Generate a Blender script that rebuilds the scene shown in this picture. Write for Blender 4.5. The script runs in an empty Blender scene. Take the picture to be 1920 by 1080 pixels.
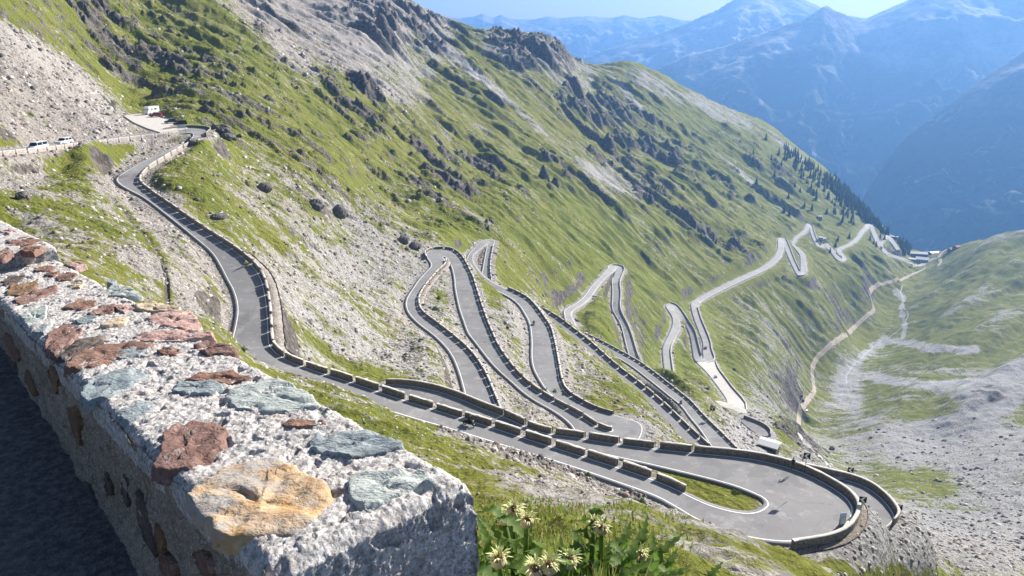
import bpy, bmesh, math, random
import numpy as np
from mathutils import Vector, Matrix

random.seed(7)
rng = np.random.default_rng(11)
R = math.radians
SC = bpy.context.scene
COL = SC.collection

# ------------------------------------------------------------------ camera, sky, sun, exposure
F = 1386.0                      # focal length in pixels of a 1920 wide frame
PITCH = R(18.7)
cam = bpy.data.cameras.new('camera')
cam.sensor_width = 36.0
cam.lens = 36.0 * F / 1920.0
cam.clip_start = 0.05
cam.clip_end = 60000.0
camo = bpy.data.objects.new('camera', cam)
COL.objects.link(camo)
camo.location = (0, 0, 0)
camo.rotation_euler = (R(90) - PITCH, 0, 0)
SC.camera = camo

SUN_AZ, SUN_EL = R(46), R(31)   # to the right of the view direction (+y), above the horizon
SUN_DIR = Vector((math.sin(SUN_AZ) * math.cos(SUN_EL), math.cos(SUN_AZ) * math.cos(SUN_EL), math.sin(SUN_EL)))
world = bpy.data.worlds.new('World')
SC.world = world
world.use_nodes = True
wn = world.node_tree
wn.nodes.clear()
sky = wn.nodes.new('ShaderNodeTexSky')
sky.sky_type = 'NISHITA'
sky.sun_disc = False
sky.sun_elevation = SUN_EL
sky.sun_rotation = SUN_AZ
sky.altitude = 600
sky.air_density = 1.0
sky.dust_density = 2.0
sky.ozone_density = 1.0
bg = wn.nodes.new('ShaderNodeBackground')
bg.inputs['Strength'].default_value = 0.055
wo = wn.nodes.new('ShaderNodeOutputWorld')
wn.links.new(sky.outputs[0], bg.inputs[0])
wn.links.new(bg.outputs[0], wo.inputs[0])
sun = bpy.data.lights.new('sun', 'SUN')
sun.energy = 5.0
sun.angle = R(0.5)
sun.color = (1.0, 0.95, 0.86)
suno = bpy.data.objects.new('sun', sun)
COL.objects.link(suno)
suno.rotation_euler = SUN_DIR.to_track_quat('Z', 'Y').to_euler()
SC.view_settings.view_transform = 'Standard'
SC.view_settings.look = 'None'
SC.view_settings.gamma = 1.0
SC.view_settings.use_curve_mapping = False
SC.view_settings.exposure = 1.28
SC.cycles.max_bounces = 6
SC.cycles.volume_bounces = 1
SC.cycles.transparent_max_bounces = 8

# ------------------------------------------------------------------ picture point -> place
CP, SP = math.cos(PITCH), math.sin(PITCH)
def ray(px, py):
    u = (px - 960.0) / F; v = (py - 540.0) / F
    return np.array([u, CP - v * SP, -SP - v * CP])
def at_d(px, py, d):
    return ray(px, py) * d
def at_z(px, py, z):
    r = ray(px, py)
    return r * (z / r[2])
def project(x, y, z):
    """world -> pixel (1920 frame) and depth, arrays allowed"""
    dep = y * CP - z * SP
    v = -(y * SP + z * CP)
    dep = np.where(np.abs(dep) < 1e-6, 1e-6, dep)
    return 960 + F * x / dep, 540 + F * v / dep, dep

# ------------------------------------------------------------------ noise
def _hash(ix, iy, seed):
    h = (ix.astype(np.int64) * 374761393 + iy.astype(np.int64) * 668265263 + seed * 1442695041) & 0xffffffff
    h = ((h ^ (h >> 13)) * 1274126177) & 0xffffffff
    return (h ^ (h >> 16)) & 0xffff
_ang = np.arange(65536) * (2 * np.pi / 65536)
_GX = np.cos(_ang).astype(np.float32); _GY = np.sin(_ang).astype(np.float32)
def perlin(x, y, seed=0):
    x = np.asarray(x, dtype=np.float64); y = np.asarray(y, dtype=np.float64)
    xi = np.floor(x); yi = np.floor(y)
    fx = (x - xi).astype(np.float32); fy = (y - yi).astype(np.float32)
    xi = xi.astype(np.int64); yi = yi.astype(np.int64)
    ux = fx * fx * fx * (fx * (fx * 6 - 15) + 10); uy = fy * fy * fy * (fy * (fy * 6 - 15) + 10)
    def g(ax, ay, dx, dy):
        h = _hash(ax, ay, seed)
        return _GX[h] * dx + _GY[h] * dy
    a = g(xi, yi, fx, fy); b = g(xi + 1, yi, fx - 1, fy)
    c = g(xi, yi + 1, fx, fy - 1); d = g(xi + 1, yi + 1, fx - 1, fy - 1)
    ab = a + ux * (b - a); cd = c + ux * (d - c)
    return (ab + uy * (cd - ab)) * 1.5
def fbm(x, y, oct=4, seed=0, gain=0.5):
    s = 0; a = 1.0; n = 0
    for k in range(oct):
        s = s + a * perlin(x * 2 ** k + 17.3 * k, y * 2 ** k - 9.1 * k, seed + k); n += a; a *= gain
    return s / n
def ridged(x, y, oct=4, seed=0):
    s = 0; a = 1.0; n = 0
    for k in range(oct):
        s = s + a * (1 - 2 * np.abs(perlin(x * 2 ** k + 5.7 * k, y * 2 ** k + 3.3 * k, seed + k))); n += a; a *= 0.5
    return s / n
def sstep(a, b, x):
    t = np.clip((x - a) / (b - a), 0, 1)
    return t * t * (3 - 2 * t)

# ------------------------------------------------------------------ object helpers
def tag(o, label=None, cat=None, group=None, kind=None):
    if label: o['label'] = label
    if cat: o['category'] = cat
    if group: o['group'] = group
    if kind: o['kind'] = kind
    return o
def empty(name, loc=(0, 0, 0), rz=0.0, label=None, cat=None, group=None):
    o = bpy.data.objects.new(name, None)
    COL.objects.link(o)
    o.location = loc; o.rotation_euler = (0, 0, rz)
    o.empty_display_size = 0.3
    return tag(o, label, cat, group)
def mesh_np(name, V, Q, mats, smooth=True, mi=None, parent=None):
    """V (n,3), Q (m,3|4) numpy -> object"""
    V = np.asarray(V, dtype=np.float32); Q = np.asarray(Q, dtype=np.int32)
    me = bpy.data.meshes.new(name)
    k = Q.shape[1]
    me.vertices.add(len(V)); me.vertices.foreach_set('co', V.ravel())
    me.loops.add(Q.size); me.loops.foreach_set('vertex_index', Q.ravel())
    me.polygons.add(len(Q))
    me.polygons.foreach_set('loop_start', np.arange(0, Q.size, k, dtype=np.int32))
    me.polygons.foreach_set('loop_total', np.full(len(Q), k, dtype=np.int32))
    if smooth: me.polygons.foreach_set('use_smooth', np.ones(len(Q), dtype=bool))
    for m in (mats if isinstance(mats, (list, tuple)) else [mats]): me.materials.append(m)
    if mi is not None: me.polygons.foreach_set('material_index', np.asarray(mi, dtype=np.int32))
    me.update(calc_edges=True)
    o = bpy.data.objects.new(name, me)
    COL.objects.link(o)
    if parent is not None: o.parent = parent
    return o
def set_attr(o, name, arr):
    a = o.data.attributes.new(name, 'FLOAT_COLOR', 'POINT')
    a.data.foreach_set('color', np.asarray(arr, dtype=np.float32).ravel())
def grid_quads(nr, nc):
    i = np.arange(nr - 1)[:, None] * nc + np.arange(nc - 1)[None, :]
    i = i.ravel()
    return np.stack([i, i + 1, i + nc + 1, i + nc], 1)
class MB:
    """collects simple shapes and links them as one mesh object"""
    def __init__(self): self.bm = bmesh.new()
    def box(self, c, s, rz=0.0, bev=0.0, taper=1.0, rx=0.0):
        m = Matrix.Translation(c) @ Matrix.Rotation(rz, 4, 'Z') @ Matrix.Rotation(rx, 4, 'X')
        vs = []
        for z in (-.5, .5):
            k = taper if z > 0 else 1.0
            for (x, y) in ((-.5, -.5), (.5, -.5), (.5, .5), (-.5, .5)):
                vs.append(self.bm.verts.new(m @ Vector((x * s[0] * k, y * s[1] * k, z * s[2]))))
        fs = [(3, 2, 1, 0), (4, 5, 6, 7), (0, 1, 5, 4), (1, 2, 6, 5), (2, 3, 7, 6), (3, 0, 4, 7)]
        faces = [self.bm.faces.new([vs[i] for i in f]) for f in fs]
        if bev > 0:
            es = list({e for f in faces for e in f.edges})
            bmesh.ops.bevel(self.bm, geom=es, offset=bev, segments=2, profile=0.5, affect='EDGES')
        return self
    def tube(self, p, q, r0, r1=None, n=8, cap=True):
        r1 = r0 if r1 is None else r1
        p = Vector(p); q = Vector(q); d = (q - p)
        if d.length < 1e-6: return self
        z = d.normalized(); x = z.orthogonal().normalized(); y = z.cross(x)
        A = []; B = []
        for k in range(n):
            a = 2 * math.pi * k / n
            o = x * math.cos(a) + y * math.sin(a)
            A.append(self.bm.verts.new(p + o * r0)); B.append(self.bm.verts.new(q + o * r1))
        for k in range(n):
            self.bm.faces.new((A[k], A[(k + 1) % n], B[(k + 1) % n], B[k]))
        if cap:
            self.bm.faces.new(A[::-1]); self.bm.faces.new(B)
        return self
    def prism(self, pts, y0, y1, m=None):
        """outline in x,z extruded along y"""
        m = m or Matrix.Identity(4)
        A = [self.bm.verts.new(m @ Vector((x, y0, z))) for x, z in pts]
        B = [self.bm.verts.new(m @ Vector((x, y1, z))) for x, z in pts]
        n = len(pts)
        for k in range(n):
            self.bm.faces.new((A[k], A[(k + 1) % n], B[(k + 1) % n], B[k]))
        self.bm.faces.new(A[::-1]); self.bm.faces.new(B)
        return self
    def ball(self, c, r, sub=2, s=(1, 1, 1)):
        g = bmesh.ops.create_icosphere(self.bm, subdivisions=sub, radius=r)
        for v in g['verts']: v.co = Vector((v.co.x * s[0], v.co.y * s[1], v.co.z * s[2])) + Vector(c)
        return self
    def torus(self, c, rad, r, axis='Y', n=16, k=6):
        vs = []
        for i in range(n):
            a = 2 * math.pi * i / n
            row = []
            for j in range(k):
                b = 2 * math.pi * j / k
                rr = rad + r * math.cos(b); h = r * math.sin(b)
                if axis == 'Y': p = (rr * math.cos(a), h, rr * math.sin(a))
                elif axis == 'X': p = (h, rr * math.cos(a), rr * math.sin(a))
                else: p = (rr * math.cos(a), rr * math.sin(a), h)
                row.append(self.bm.verts.new(Vector(p) + Vector(c)))
            vs.append(row)
        for i in range(n):
            for j in range(k):
                self.bm.faces.new((vs[i][j], vs[(i + 1) % n][j], vs[(i + 1) % n][(j + 1) % k], vs[i][(j + 1) % k]))
        return self
    def build(self, name, mat, parent=None, smooth=False):
        bmesh.ops.recalc_face_normals(self.bm, faces=self.bm.faces)
        me = bpy.data.meshes.new(name)
        self.bm.to_mesh(me); self.bm.free()
        for m in (mat if isinstance(mat, (list, tuple)) else [mat]): me.materials.append(m)
        if smooth:
            for p in me.polygons: p.use_smooth = True
        o = bpy.data.objects.new(name, me)
        COL.objects.link(o)
        if parent is not None: o.parent = parent
        return o
def copy_tree(o, parent=None):
    c = o.copy(); COL.objects.link(c)
    if parent is not None:
        c.parent = parent; c.matrix_parent_inverse = o.matrix_parent_inverse
    for ch in list(o.children): copy_tree(ch, c)
    return c

# ------------------------------------------------------------------ node helpers
class NT:
    def __init__(self, name):
        self.m = bpy.data.materials.new(name); self.m.use_nodes = True
        self.t = self.m.node_tree; self.t.nodes.clear()
        self.out = self.t.nodes.new('ShaderNodeOutputMaterial')
        self.b = self.t.nodes.new('ShaderNodeBsdfPrincipled')
        self.b.inputs['Specular IOR Level'].default_value = 0.25
        self.t.links.new(self.b.outputs[0], self.out.inputs[0])
    def n(self, typ, **kw):
        nd = self.t.nodes.new(typ)
        for k, v in kw.items(): setattr(nd, k, v)
        return nd
    def l(self, a, b): self.t.links.new(a, b)
    def sock(self, nd, i, v):
        if hasattr(v, 'is_linked') or isinstance(v, bpy.types.NodeSocket): self.l(v, nd.inputs[i])
        elif v is not None: nd.inputs[i].default_value = v
    def obj(self): return self.n('ShaderNodeTexCoord').outputs['Object']
    def mapping(self, vec, scale=(1, 1, 1), rot=(0, 0, 0)):
        nd = self.n('ShaderNodeMapping'); self.l(vec, nd.inputs[0])
        nd.inputs['Scale'].default_value = scale; nd.inputs['Rotation'].default_value = rot
        return nd.outputs[0]
    def noise(self, vec, scale, detail=4, rough=0.55, dist=0.0):
        nd = self.n('ShaderNodeTexNoise')
        if vec is not None: self.l(vec, nd.inputs['Vector'])
        nd.inputs['Scale'].default_value = scale; nd.inputs['Detail'].default_value = detail
        nd.inputs['Roughness'].default_value = rough; nd.inputs['Distortion'].default_value = dist
        return nd.outputs[0]
    def voro(self, vec, scale, feature='F1', out=0):
        nd = self.n('ShaderNodeTexVoronoi', feature=feature)
        if vec is not None: self.l(vec, nd.inputs['Vector'])
        nd.inputs['Scale'].default_value = scale
        return nd.outputs[out]
    def math(self, op, a, b=None, c=None, clamp=False):
        nd = self.n('ShaderNodeMath', operation=op, use_clamp=clamp)
        self.sock(nd, 0, a)
        if b is not None: self.sock(nd, 1, b)
        if c is not None: self.sock(nd, 2, c)
        return nd.outputs[0]
    def ss(self, x, a, b, lo=0.0, hi=1.0):
        nd = self.n('ShaderNodeMapRange', interpolation_type='SMOOTHSTEP')
        self.sock(nd, 0, x); nd.inputs[1].default_value = a; nd.inputs[2].default_value = b
        nd.inputs[3].default_value = lo; nd.inputs[4].default_value = hi
        return nd.outputs[0]
    def mix(self, f, a, b, typ='MIX'):
        nd = self.n('ShaderNodeMix', data_type='RGBA', blend_type=typ)
        self.sock(nd, 0, f)
        for i, v in ((6, a), (7, b)):
            if isinstance(v, tuple): nd.inputs[i].default_value = (v[0], v[1], v[2], 1)
            else: self.l(v, nd.inputs[i])
        return nd.outputs[2]
    def attr(self, name):
        nd = self.n('ShaderNodeAttribute', attribute_name=name)
        return nd
    def sep(self, col):
        nd = self.n('ShaderNodeSeparateColor'); self.l(col, nd.inputs[0]); return nd.outputs
    def base(self, c):
        if isinstance(c, tuple): self.b.inputs['Base Color'].default_value = (c[0], c[1], c[2], 1)
        else: self.l(c, self.b.inputs['Base Color'])
    def rough(self, v):
        self.sock(self.b, 'Roughness', v)
    def bump(self, h, dist, strength=1.0):
        nd = self.n('ShaderNodeBump'); self.l(h, nd.inputs['Height'])
        nd.inputs['Distance'].default_value = dist; nd.inputs['Strength'].default_value = strength
        self.l(nd.outputs[0], self.b.inputs['Normal'])
def simple_mat(name, col, rough=0.6, metal=0.0, var=0.15, scale=6.0):
    t = NT(name)
    nz = t.noise(t.obj(), scale, 4)
    lo = tuple(c * (1 - var) for c in col); hi = tuple(min(1, c * (1 + var)) for c in col)
    t.base(t.mix(nz, lo, hi)); t.rough(rough)
    t.b.inputs['Metallic'].default_value = metal
    return t.m
# ------------------------------------------------------------------ the road, traced leg by leg
# every leg: cross-sections (one edge x,y | other edge x,y) in photo pixels and heights at a few of them
ROADS = {}
def leg(name, pairs, zs):
    idx = sorted(zs); z = np.interp(np.arange(len(pairs)), idx, [zs[i] for i in idx])
    L = np.array([at_z(p[0], p[1], zz) for p, zz in zip(pairs, z)])
    Rr = np.array([at_z(p[2], p[3], zz) for p, zz in zip(pairs, z)])
    ROADS[name] = (L, Rr)
# first = outer/left edge, second = inner/right edge
leg('top', [(-120,302,-118,291),(0,290,2,280),(55,286,57,276),(107,279,108,270),(133,275,134,267),(167,271,168,263),(217,265,216,257),(267,259,264,251),(313,254,306,245),(337,250,334,241),(356,249,362,239),(364,251,398,243),(359,260,385,254),(350,265,371,261),(312,284,337,280),(275,300,309,296),(246,315,286,310),(225,328,270,322),(217,336,261,333),(224,346,258,343),(246,358,272,356),(270,370,292,370),(300,393,325,393),(334,420,362,420),(367,447,405,447),(398,473,445,473),(414,500,477,500),(425,523,491,523),(438,545,497,545),(446,578,502,578),(441,610,504,610),(433,640,505,636),(440,668,507,648),(478,692,518,662),(520,706,543,678),(545,709,568,687),(590,724,612,702),(635,739,657,716),(692,758,713,735),(735,773,757,750),(792,790,813,767),(849,806,870,785),(906,824,927,802),(966,843,987,822),(1030,862,1050,842),(1097,884,1117,863),(1166,908,1187,885),(1229,930,1250,908),(1268,952,1288,927),(1310,978,1333,948),(1385,1006,1390,962),(1480,1020,1420,960),(1572,1006,1437,949),(1604,966,1438,942),(1596,938,1430,933),(1560,912,1415,926),(1500,882,1403,921),(1430,863,1380,912),(1370,855,1330,898),(1300,849,1273,884),(1225,841,1200,867),(1140,830,1113,848),(1075,819,1050,838),(1010,811,985,830),(942,779,915,806),(903,765,880,786),(865,748,840,770),(825,734,800,756),(790,726,765,748),(752,721,730,742),(722,721,700,742),(680,722,662,742)],
    {0:-23.5,1:-24.8,3:-27,7:-29,10:-28.9,12:-29.6,14:-32,16:-33.6,18:-35.6,21:-36.9,22:-38.2,25:-42,27:-44.2,31:-47.8,36:-49.5,41:-52,48:-54.6,54:-55.2,60:-56,64:-57.5,68:-59.3,71:-61})
leg('second', [(878,775,935,775),(876,757,930,757),(862,700,907,700),(845,660,880,660),(816,630,845,630),(784,607,815,607),(765,587,788,587),(760,570,782,570),(764,556,784,556),(775,540,793,540),(786,523,807,523),(800,509,820,509),(811,497,835,495),(802,485,834,488),(797,475,831,484),(812,467,830,481),(845,467,833,481),(860,477,838,484),(868,488,842,490),(874,500,847,500),(884,520,852,520),(890,540,853,540),(896,560,857,560),(903,582,862,582),(912,607,871,607),(920,625,877,625),(927,643,892,643),(939,663,907,663),(953,683,923,683),(967,700,940,700),(984,717,960,717),(1005,733,978,734),(1032,750,1003,752),(1065,767,1037,770),(1093,783,1062,788),(1108,793,1076,803),(1120,801,1084,824),(1145,810,1138,846),(1150,806,1195,832),(1142,801,1207,808),(1128,795,1203,794),(1113,789,1180,786),(1090,776,1147,777),(1068,763,1115,768),(1047,751,1085,753),(1028,737,1060,737),(1012,714,1050,716),(999,690,1046,690),(996,667,1042,667),(997,640,1037,640),(995,617,1031,617),(992,603,1022,603),(985,590,1013,590),(975,573,1000,573),(960,560,987,560),(945,552,968,550),(930,545,950,542),(905,531,922,529),(886,514,901,512),(874,492,888,492),(877,480,887,481),(882,472,890,476),(890,465,898,469),(898,454,908,461),(910,449,912,458),(930,449,914,458),(924,461,913,463),(919,482,909,482),(917,500,906,500),(918,517,903,516),(920,532,903,531),(932,545,914,545),(960,556,940,557),(1005,575,985,576),(1040,593,1022,594),(1073,618,1055,620),(1107,645,1090,648),(1138,674,1120,676),(1163,695,1145,698),(1187,713,1169,719),(1212,733,1194,740),(1238,755,1219,763),(1263,778,1244,790),(1287,802,1267,816),(1322,834,1293,840),(1348,858,1318,866)],
    {0:-77,14:-78.6,20:-79.4,26:-81,33:-82.5,38:-83.8,43:-84.6,48:-85.8,52:-87.3,55:-88.7,59:-90.2,64:-92,69:-94.2,73:-96.4,76:-98.8,79:-101,85:-104.5})
leg('third', [(1398,862,1358,864),(1378,842,1335,839),(1345,808,1314,806),(1318,783,1294,783),(1296,757,1277,759),(1277,741,1256,743),(1247,718,1230,722),(1222,698,1206,703),(1194,678,1180,683),(1163,661,1150,666),(1140,648,1124,654),(1112,634,1098,640),(1092,626,1078,632)],
    {0:-129,3:-131.5,6:-135,9:-138.5,12:-141.5})
leg('fourth', [(1066,622,1082,622),(1063,610,1080,609),(1061,599,1074,598),(1057,586,1070,588),(1060,579,1077,580),(1082,568,1095,570),(1098,554,1108,558),(1107,538,1117,543),(1128,518,1131,525),(1140,502,1148,511),(1147,497,1154,505),(1165,498,1156,504),(1171,504,1154,508),(1165,517,1149,517),(1160,529,1148,531),(1163,552,1149,552),(1160,577,1147,576),(1167,593,1153,590),(1175,608,1165,608),(1183,628,1170,630),(1191,657,1177,658),(1197,674,1183,676)],
    {0:-152,4:-156,9:-164,15:-170,21:-178})
leg('fifth', [(1253,720,1267,722),(1249,703,1262,705),(1246,680,1258,680),(1243,652,1255,653),(1253,632,1263,639),(1263,609,1275,615),(1262,593,1273,597),(1253,581,1265,585),(1248,573,1262,580),(1257,568,1263,579),(1270,573,1265,581),(1277,582,1268,588),(1290,602,1279,600),(1302,620,1291,617),(1308,643,1297,638),(1313,666,1301,664),(1315,672,1303,677),(1317,674,1320,683),(1321,671,1341,676),(1319,660,1333,658),(1320,643,1331,640),(1312,623,1322,618),(1302,597,1312,595),(1296,572,1307,576),(1298,566,1309,569),(1313,557,1320,562),(1345,540,1350,546),(1380,523,1386,529),(1410,510,1415,516),(1427,502,1434,507),(1445,490,1453,494),(1455,478,1464,480),(1460,463,1470,464),(1458,450,1469,456),(1460,445,1467,454),(1473,448,1468,455),(1478,458,1470,461),(1488,485,1480,485),(1499,508,1492,510),(1501,512,1496,517),(1502,512,1509,517),(1502,505,1512,506),(1502,488,1510,488),(1501,478,1508,476),(1492,466,1499,467),(1487,461,1492,462),(1483,456,1487,459),(1491,443,1495,445),(1506,434,1510,438),(1511,423,1516,427),(1514,418,1518,425),(1523,422,1519,426),(1526,436,1520,437),(1533,454,1527,454),(1539,460,1534,464),(1546,458,1544,464),(1550,456,1545,460),(1556,462,1549,463),(1567,474,1560,475),(1577,484,1570,488),(1579,485,1580,491),(1580,483,1587,486),(1574,477,1581,477),(1568,469,1576,472),(1572,464,1577,468),(1590,458,1594,461),(1606,446,1611,449),(1612,434,1618,436),(1621,426,1628,428),(1623,419,1629,426),(1636,421,1630,427),(1638,428,1632,429),(1642,438,1636,441),(1649,456,1643,458),(1656,464,1651,467),(1666,475,1662,479),(1682,480,1680,484),(1703,487,1700,491)],
    {0:-210,3:-215,8:-223,11:-225,15:-235,18:-237,23:-242,30:-260,33:-265,39:-271,44:-277,50:-283,54:-290,56:-294,60:-303,65:-308,69:-322,73:-333,75:-345,77:-372})
leg('sixth', [(1650,461,1655,464),(1648,455,1653,457),(1657,447,1660,450),(1660,440,1663,446),(1669,443,1664,447),(1678,455,1673,457),(1686,468,1681,469)],
    {0:-336,3:-338,6:-350})
leg('gravel', [(1306,678,1340,678),(1326,697,1345,692),(1340,715,1359,710),(1354,734,1372,728),(1366,752,1388,745),(1362,757,1396,757),(1350,757,1397,764),(1346,752,1398,772)],
    {0:-236.5,2:-222,5:-205,7:-196})
leg('loop', [(1338,757,1343,752),(1355,764,1365,757),(1372,770,1385,763),(1384,776,1396,768),(1392,782,1400,775)],
    {0:-186,4:-186})
leg('lower', [(1390,790,1394,783),(1405,803,1420,793),(1418,812,1436,801),(1424,816,1444,811),(1424,817,1441,818)],
    {0:-158,4:-156})
leg('under', [(1500,880,1488,905),(1560,893,1545,925),(1590,900,1568,935),(1625,912,1585,950),(1655,934,1596,962),(1672,955,1600,972),(1680,970,1602,980),(1668,985,1600,995),(1640,1000,1590,1010)], {0:-63,8:-63})
TRACK = [(1500,815),(1497,790),(1500,770),(1515,750),(1528,735),(1524,712),(1522,690),(1532,670),(1560,645),(1590,625),(1606,610),(1622,595),(1640,583),(1634,562),(1628,547),(1640,536),(1665,530),(1690,525),(1705,517),(1722,510),(1740,500)]
HIKE = [(1500,815),(1505,830),(1530,850),(1560,880),(1590,905)]
DIRT = [(1758,500),(1766,490),(1758,482),(1770,470),(1788,465)]

# ------------------------------------------------------------------ terrain control points (photo x, y, depth)
CTRL = [
 # slope just outside the parapet, falling to the first leg
 (900,1080,4.6),(1100,1080,5),(1300,1080,9),(1000,1040,8),(1150,1040,10),(1300,1040,22),(1000,1000,18),(1150,1000,22),
 (1000,950,42),(1150,955,48),(1000,905,66),(880,880,66),(1200,985,46),(1300,1000,60),(1420,1060,46),(1550,1075,62),(1250,960,72),
 (800,830,76),(700,780,84),(610,735,95),(950,860,84),(560,712,104),
 # hidden ground left of centre
 (20,440,118),(100,400,128),(0,370,130),(300,500,118),(200,450,120),(330,560,108),(400,600,108),(250,400,162),(180,370,160),(0,345,152),(0,330,160),(60,326,170),(107,312,182),(160,310,182),(420,620,112),(380,560,118),
 (330,470,138),(380,540,128),(260,380,180),(250,290,215),(300,275,222),(380,320,205),(320,330,196),
 # left scree slope
 (0,250,178),(0,150,215),(0,60,250),(0,0,270),(100,200,222),(100,100,280),(200,170,312),(200,60,395),(240,204,318),(150,240,200),
 (290,206,275),(250,216,262),(320,225,262),
 # left mountain flank
 (420,250,285),(420,150,385),(300,100,405),(300,0,475),(420,0,525),(350,180,335),
 (500,300,285),(550,200,400),(550,100,520),(600,380,265),(640,300,345),(640,420,275),(700,250,460),(700,450,275),(700,360,375),
 (540,420,215),(470,360,222),(430,300,245),(520,500,180),(600,500,212),(560,580,160),(640,560,190),(700,520,240),(640,640,163),(720,610,200),(700,690,155),(600,660,150),(760,680,168),(800,650,178),
 (740,560,222),(760,470,285),(800,420,345),(840,440,330),(870,430,365),
 (740,150,640),(640,60,700),(480,30,610),(560,0,740),(650,0,800),(740,0,880),(800,120,800),(800,250,560),(850,330,520),(800,40,900),(870,62,1000),
 (900,200,760),(900,300,640),(950,400,480),(960,470,430),(1000,520,380),(980,350,620),
 (960,75,1080),(1040,85,1120),(1060,110,1140),(1000,130,960),(1100,160,1150),(1000,230,820),(1100,250,930),(1100,330,780),(1060,420,600),(1050,500,480),
 (1120,450,640),(1200,430,760),(1200,510,680),(1230,560,640),(1120,560,470),(1130,600,440),(1110,600,420),(1220,600,560),(1220,660,520),
 (1180,117,1400),(1230,137,1500),(1300,178,1580),(1340,196,1600),(1200,220,1200),(1200,320,950),(1300,260,1250),(1300,360,980),(1300,460,830),(1350,480,860),
 (1400,222,1640),(1450,243,1660),(1500,285,1650),(1400,320,1250),(1400,420,1000),(1500,390,1230),(1460,430,1080),(1560,330,1620),(1600,372,1580),(1640,412,1520),(1560,430,1210),(1600,440,1240),
 (1680,452,1440),(1700,465,1420),(1660,430,1430),
 # lower flank between road and valley
 (1380,580,760),(1380,660,600),(1450,560,840),(1450,640,740),(1400,720,560),(1450,740,620),(1550,550,930),(1550,620,860),(1480,700,700),(1620,520,1050),(1660,500,1160),(1550,500,1020),
 (1440,770,470),(1470,800,380),(1500,845,330),(1420,780,380),(1400,820,290),(1430,830,285),(1450,850,270),(1540,870,300),
 # valley floor
 (1500,800,650),(1498,770,690),(1525,700,810),(1600,612,980),(1635,560,1080),(1690,525,1180),(1720,495,1330),(1750,480,1360),(1600,700,830),(1560,760,740),(1620,660,900),(1700,580,1060),
 (1560,850,570),(1650,820,600),(1700,900,480),(1600,900,500),(1850,960,405),(1750,980,390),(1690,1000,300),(1820,1050,260),(1900,1075,250),(1700,1060,170),(1620,1060,100),(1640,1040,115),
 # right flank
 (1750,820,595),(1900,850,495),(1700,740,700),(1800,745,645),(1870,705,690),(1870,790,590),(1900,680,730),(1800,650,805),(1750,650,830),(1750,570,1020),(1900,560,980),(1850,500,1080),(1780,520,1150),
 (1790,466,1330),(1840,447,1300),(1900,452,1180),(1920,440,1200),(1850,470,1160),
]
# ground nobody sees, (photo x direction, depth, height)
HIDE = [
 (-0.9,3,-2.4),(-0.9,10,-6),(-0.9,30,-13),(-0.9,70,-19),(-0.8,120,-22),(-0.62,5,-3.8),(-0.62,12,-7.5),(-0.62,30,-14.5),(-0.62,60,-22),(-0.62,90,-26),(-0.45,5,-4),(-0.45,15,-9.5),(-0.45,40,-20),(-0.45,70,-29),
 (-0.25,4,-3.4),(-0.25,12,-8.5),(-0.25,40,-22.5),(-0.25,70,-36),(-0.1,4,-3.2),(-0.1,10,-7.2),(-0.1,30,-19),
 (0.0,1.8,-1.8),(0.05,2.6,-2.1),(0.2,2.8,-2.2),(0.3,2.0,-2.0),(0.4,4,-3.6),(0.4,10,-7.8),(0.4,30,-21),(0.6,4,-4),(0.6,15,-12),(0.6,50,-40),(0.8,4,-4.2),(0.8,20,-18),(0.8,60,-58),(0.8,110,-95),(0.68,90,-72),(0.75,160,-130),(0.8,250,-190),(0.85,400,-240),(0.8,900,-290),(0.75,1200,-320),
 # behind leg walls
 (0.05,145,-72),(-0.1,150,-66),(0.3,190,-112),(0.28,225,-124),(0.40,140,-88),(0.45,160,-108),(.213,400,-187),(.18,380,-172),(.24,390,-182),(.25,330,-155),(.2,345,-152),(0.42,200,-130),(0.5,220,-158),(0.5,130,-78),(0.2,300,-152),
 # beyond the skyline
 (-0.9,300,60),(-0.7,420,95),(-0.55,620,110),(-0.38,900,90),(-0.2,1150,60),(-0.1,1400,-60),(0.0,1500,-90),(0.1,1750,-170),(0.2,1900,-240),(0.3,2000,-330),(0.4,2050,-430),(0.47,1950,-520),(0.52,1900,-600),(0.55,1800,-600),(0.6,1800,-560),(0.66,1650,-470),(0.72,1600,-440),
 (-0.4,2100,120),(-0.1,2100,-120),(0.2,2300,-380),(0.5,2250,-760),(0.62,2200,-720),(0.75,2100,-560),(-0.7,1400,260),(-0.9,1000,300),(-0.9,2100,300),
]

# ------------------------------------------------------------------ thin-plate fit of tan(elevation) over (azimuth, log range)
RS = 0.42
def to_uv(x, y):
    return np.arctan2(x, y), RS * np.log(np.maximum(np.hypot(x, y), 0.5))
pts = [at_d(*c) for c in CTRL]
for u, d, z in HIDE:
    v = -(z / d + SP) / CP                       # picture row that gives this height at this depth
    pts.append(np.array([u * d, d * (CP - v * SP), z]))
for nm, (L, Rr) in ROADS.items():
    M = (L + Rr) / 2
    keep = [0]
    for k in range(1, len(M)):
        dd = np.linalg.norm(M[k] - M[keep[-1]])
        if dd > 0.03 * np.linalg.norm(M[k]): keep.append(k)
    pts += [M[k] - np.array([0, 0, 0.1]) for k in keep]
pts = np.array(pts)
U, Vv = to_uv(pts[:, 0], pts[:, 1])
Wv = pts[:, 2] / np.hypot(pts[:, 0], pts[:, 1])
def tps(r2): return 0.5 * r2 * np.log(r2 + 1e-12)
nC = len(pts)
K = tps((U[:, None] - U[None]) ** 2 + (Vv[:, None] - Vv[None]) ** 2)
lam = 2e-5
A = np.zeros((nC + 3, nC + 3)); A[:nC, :nC] = K + lam * np.eye(nC)
Pm = np.stack([np.ones(nC), U, Vv], 1)
A[:nC, nC:] = Pm; A[nC:, :nC] = Pm.T
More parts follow.
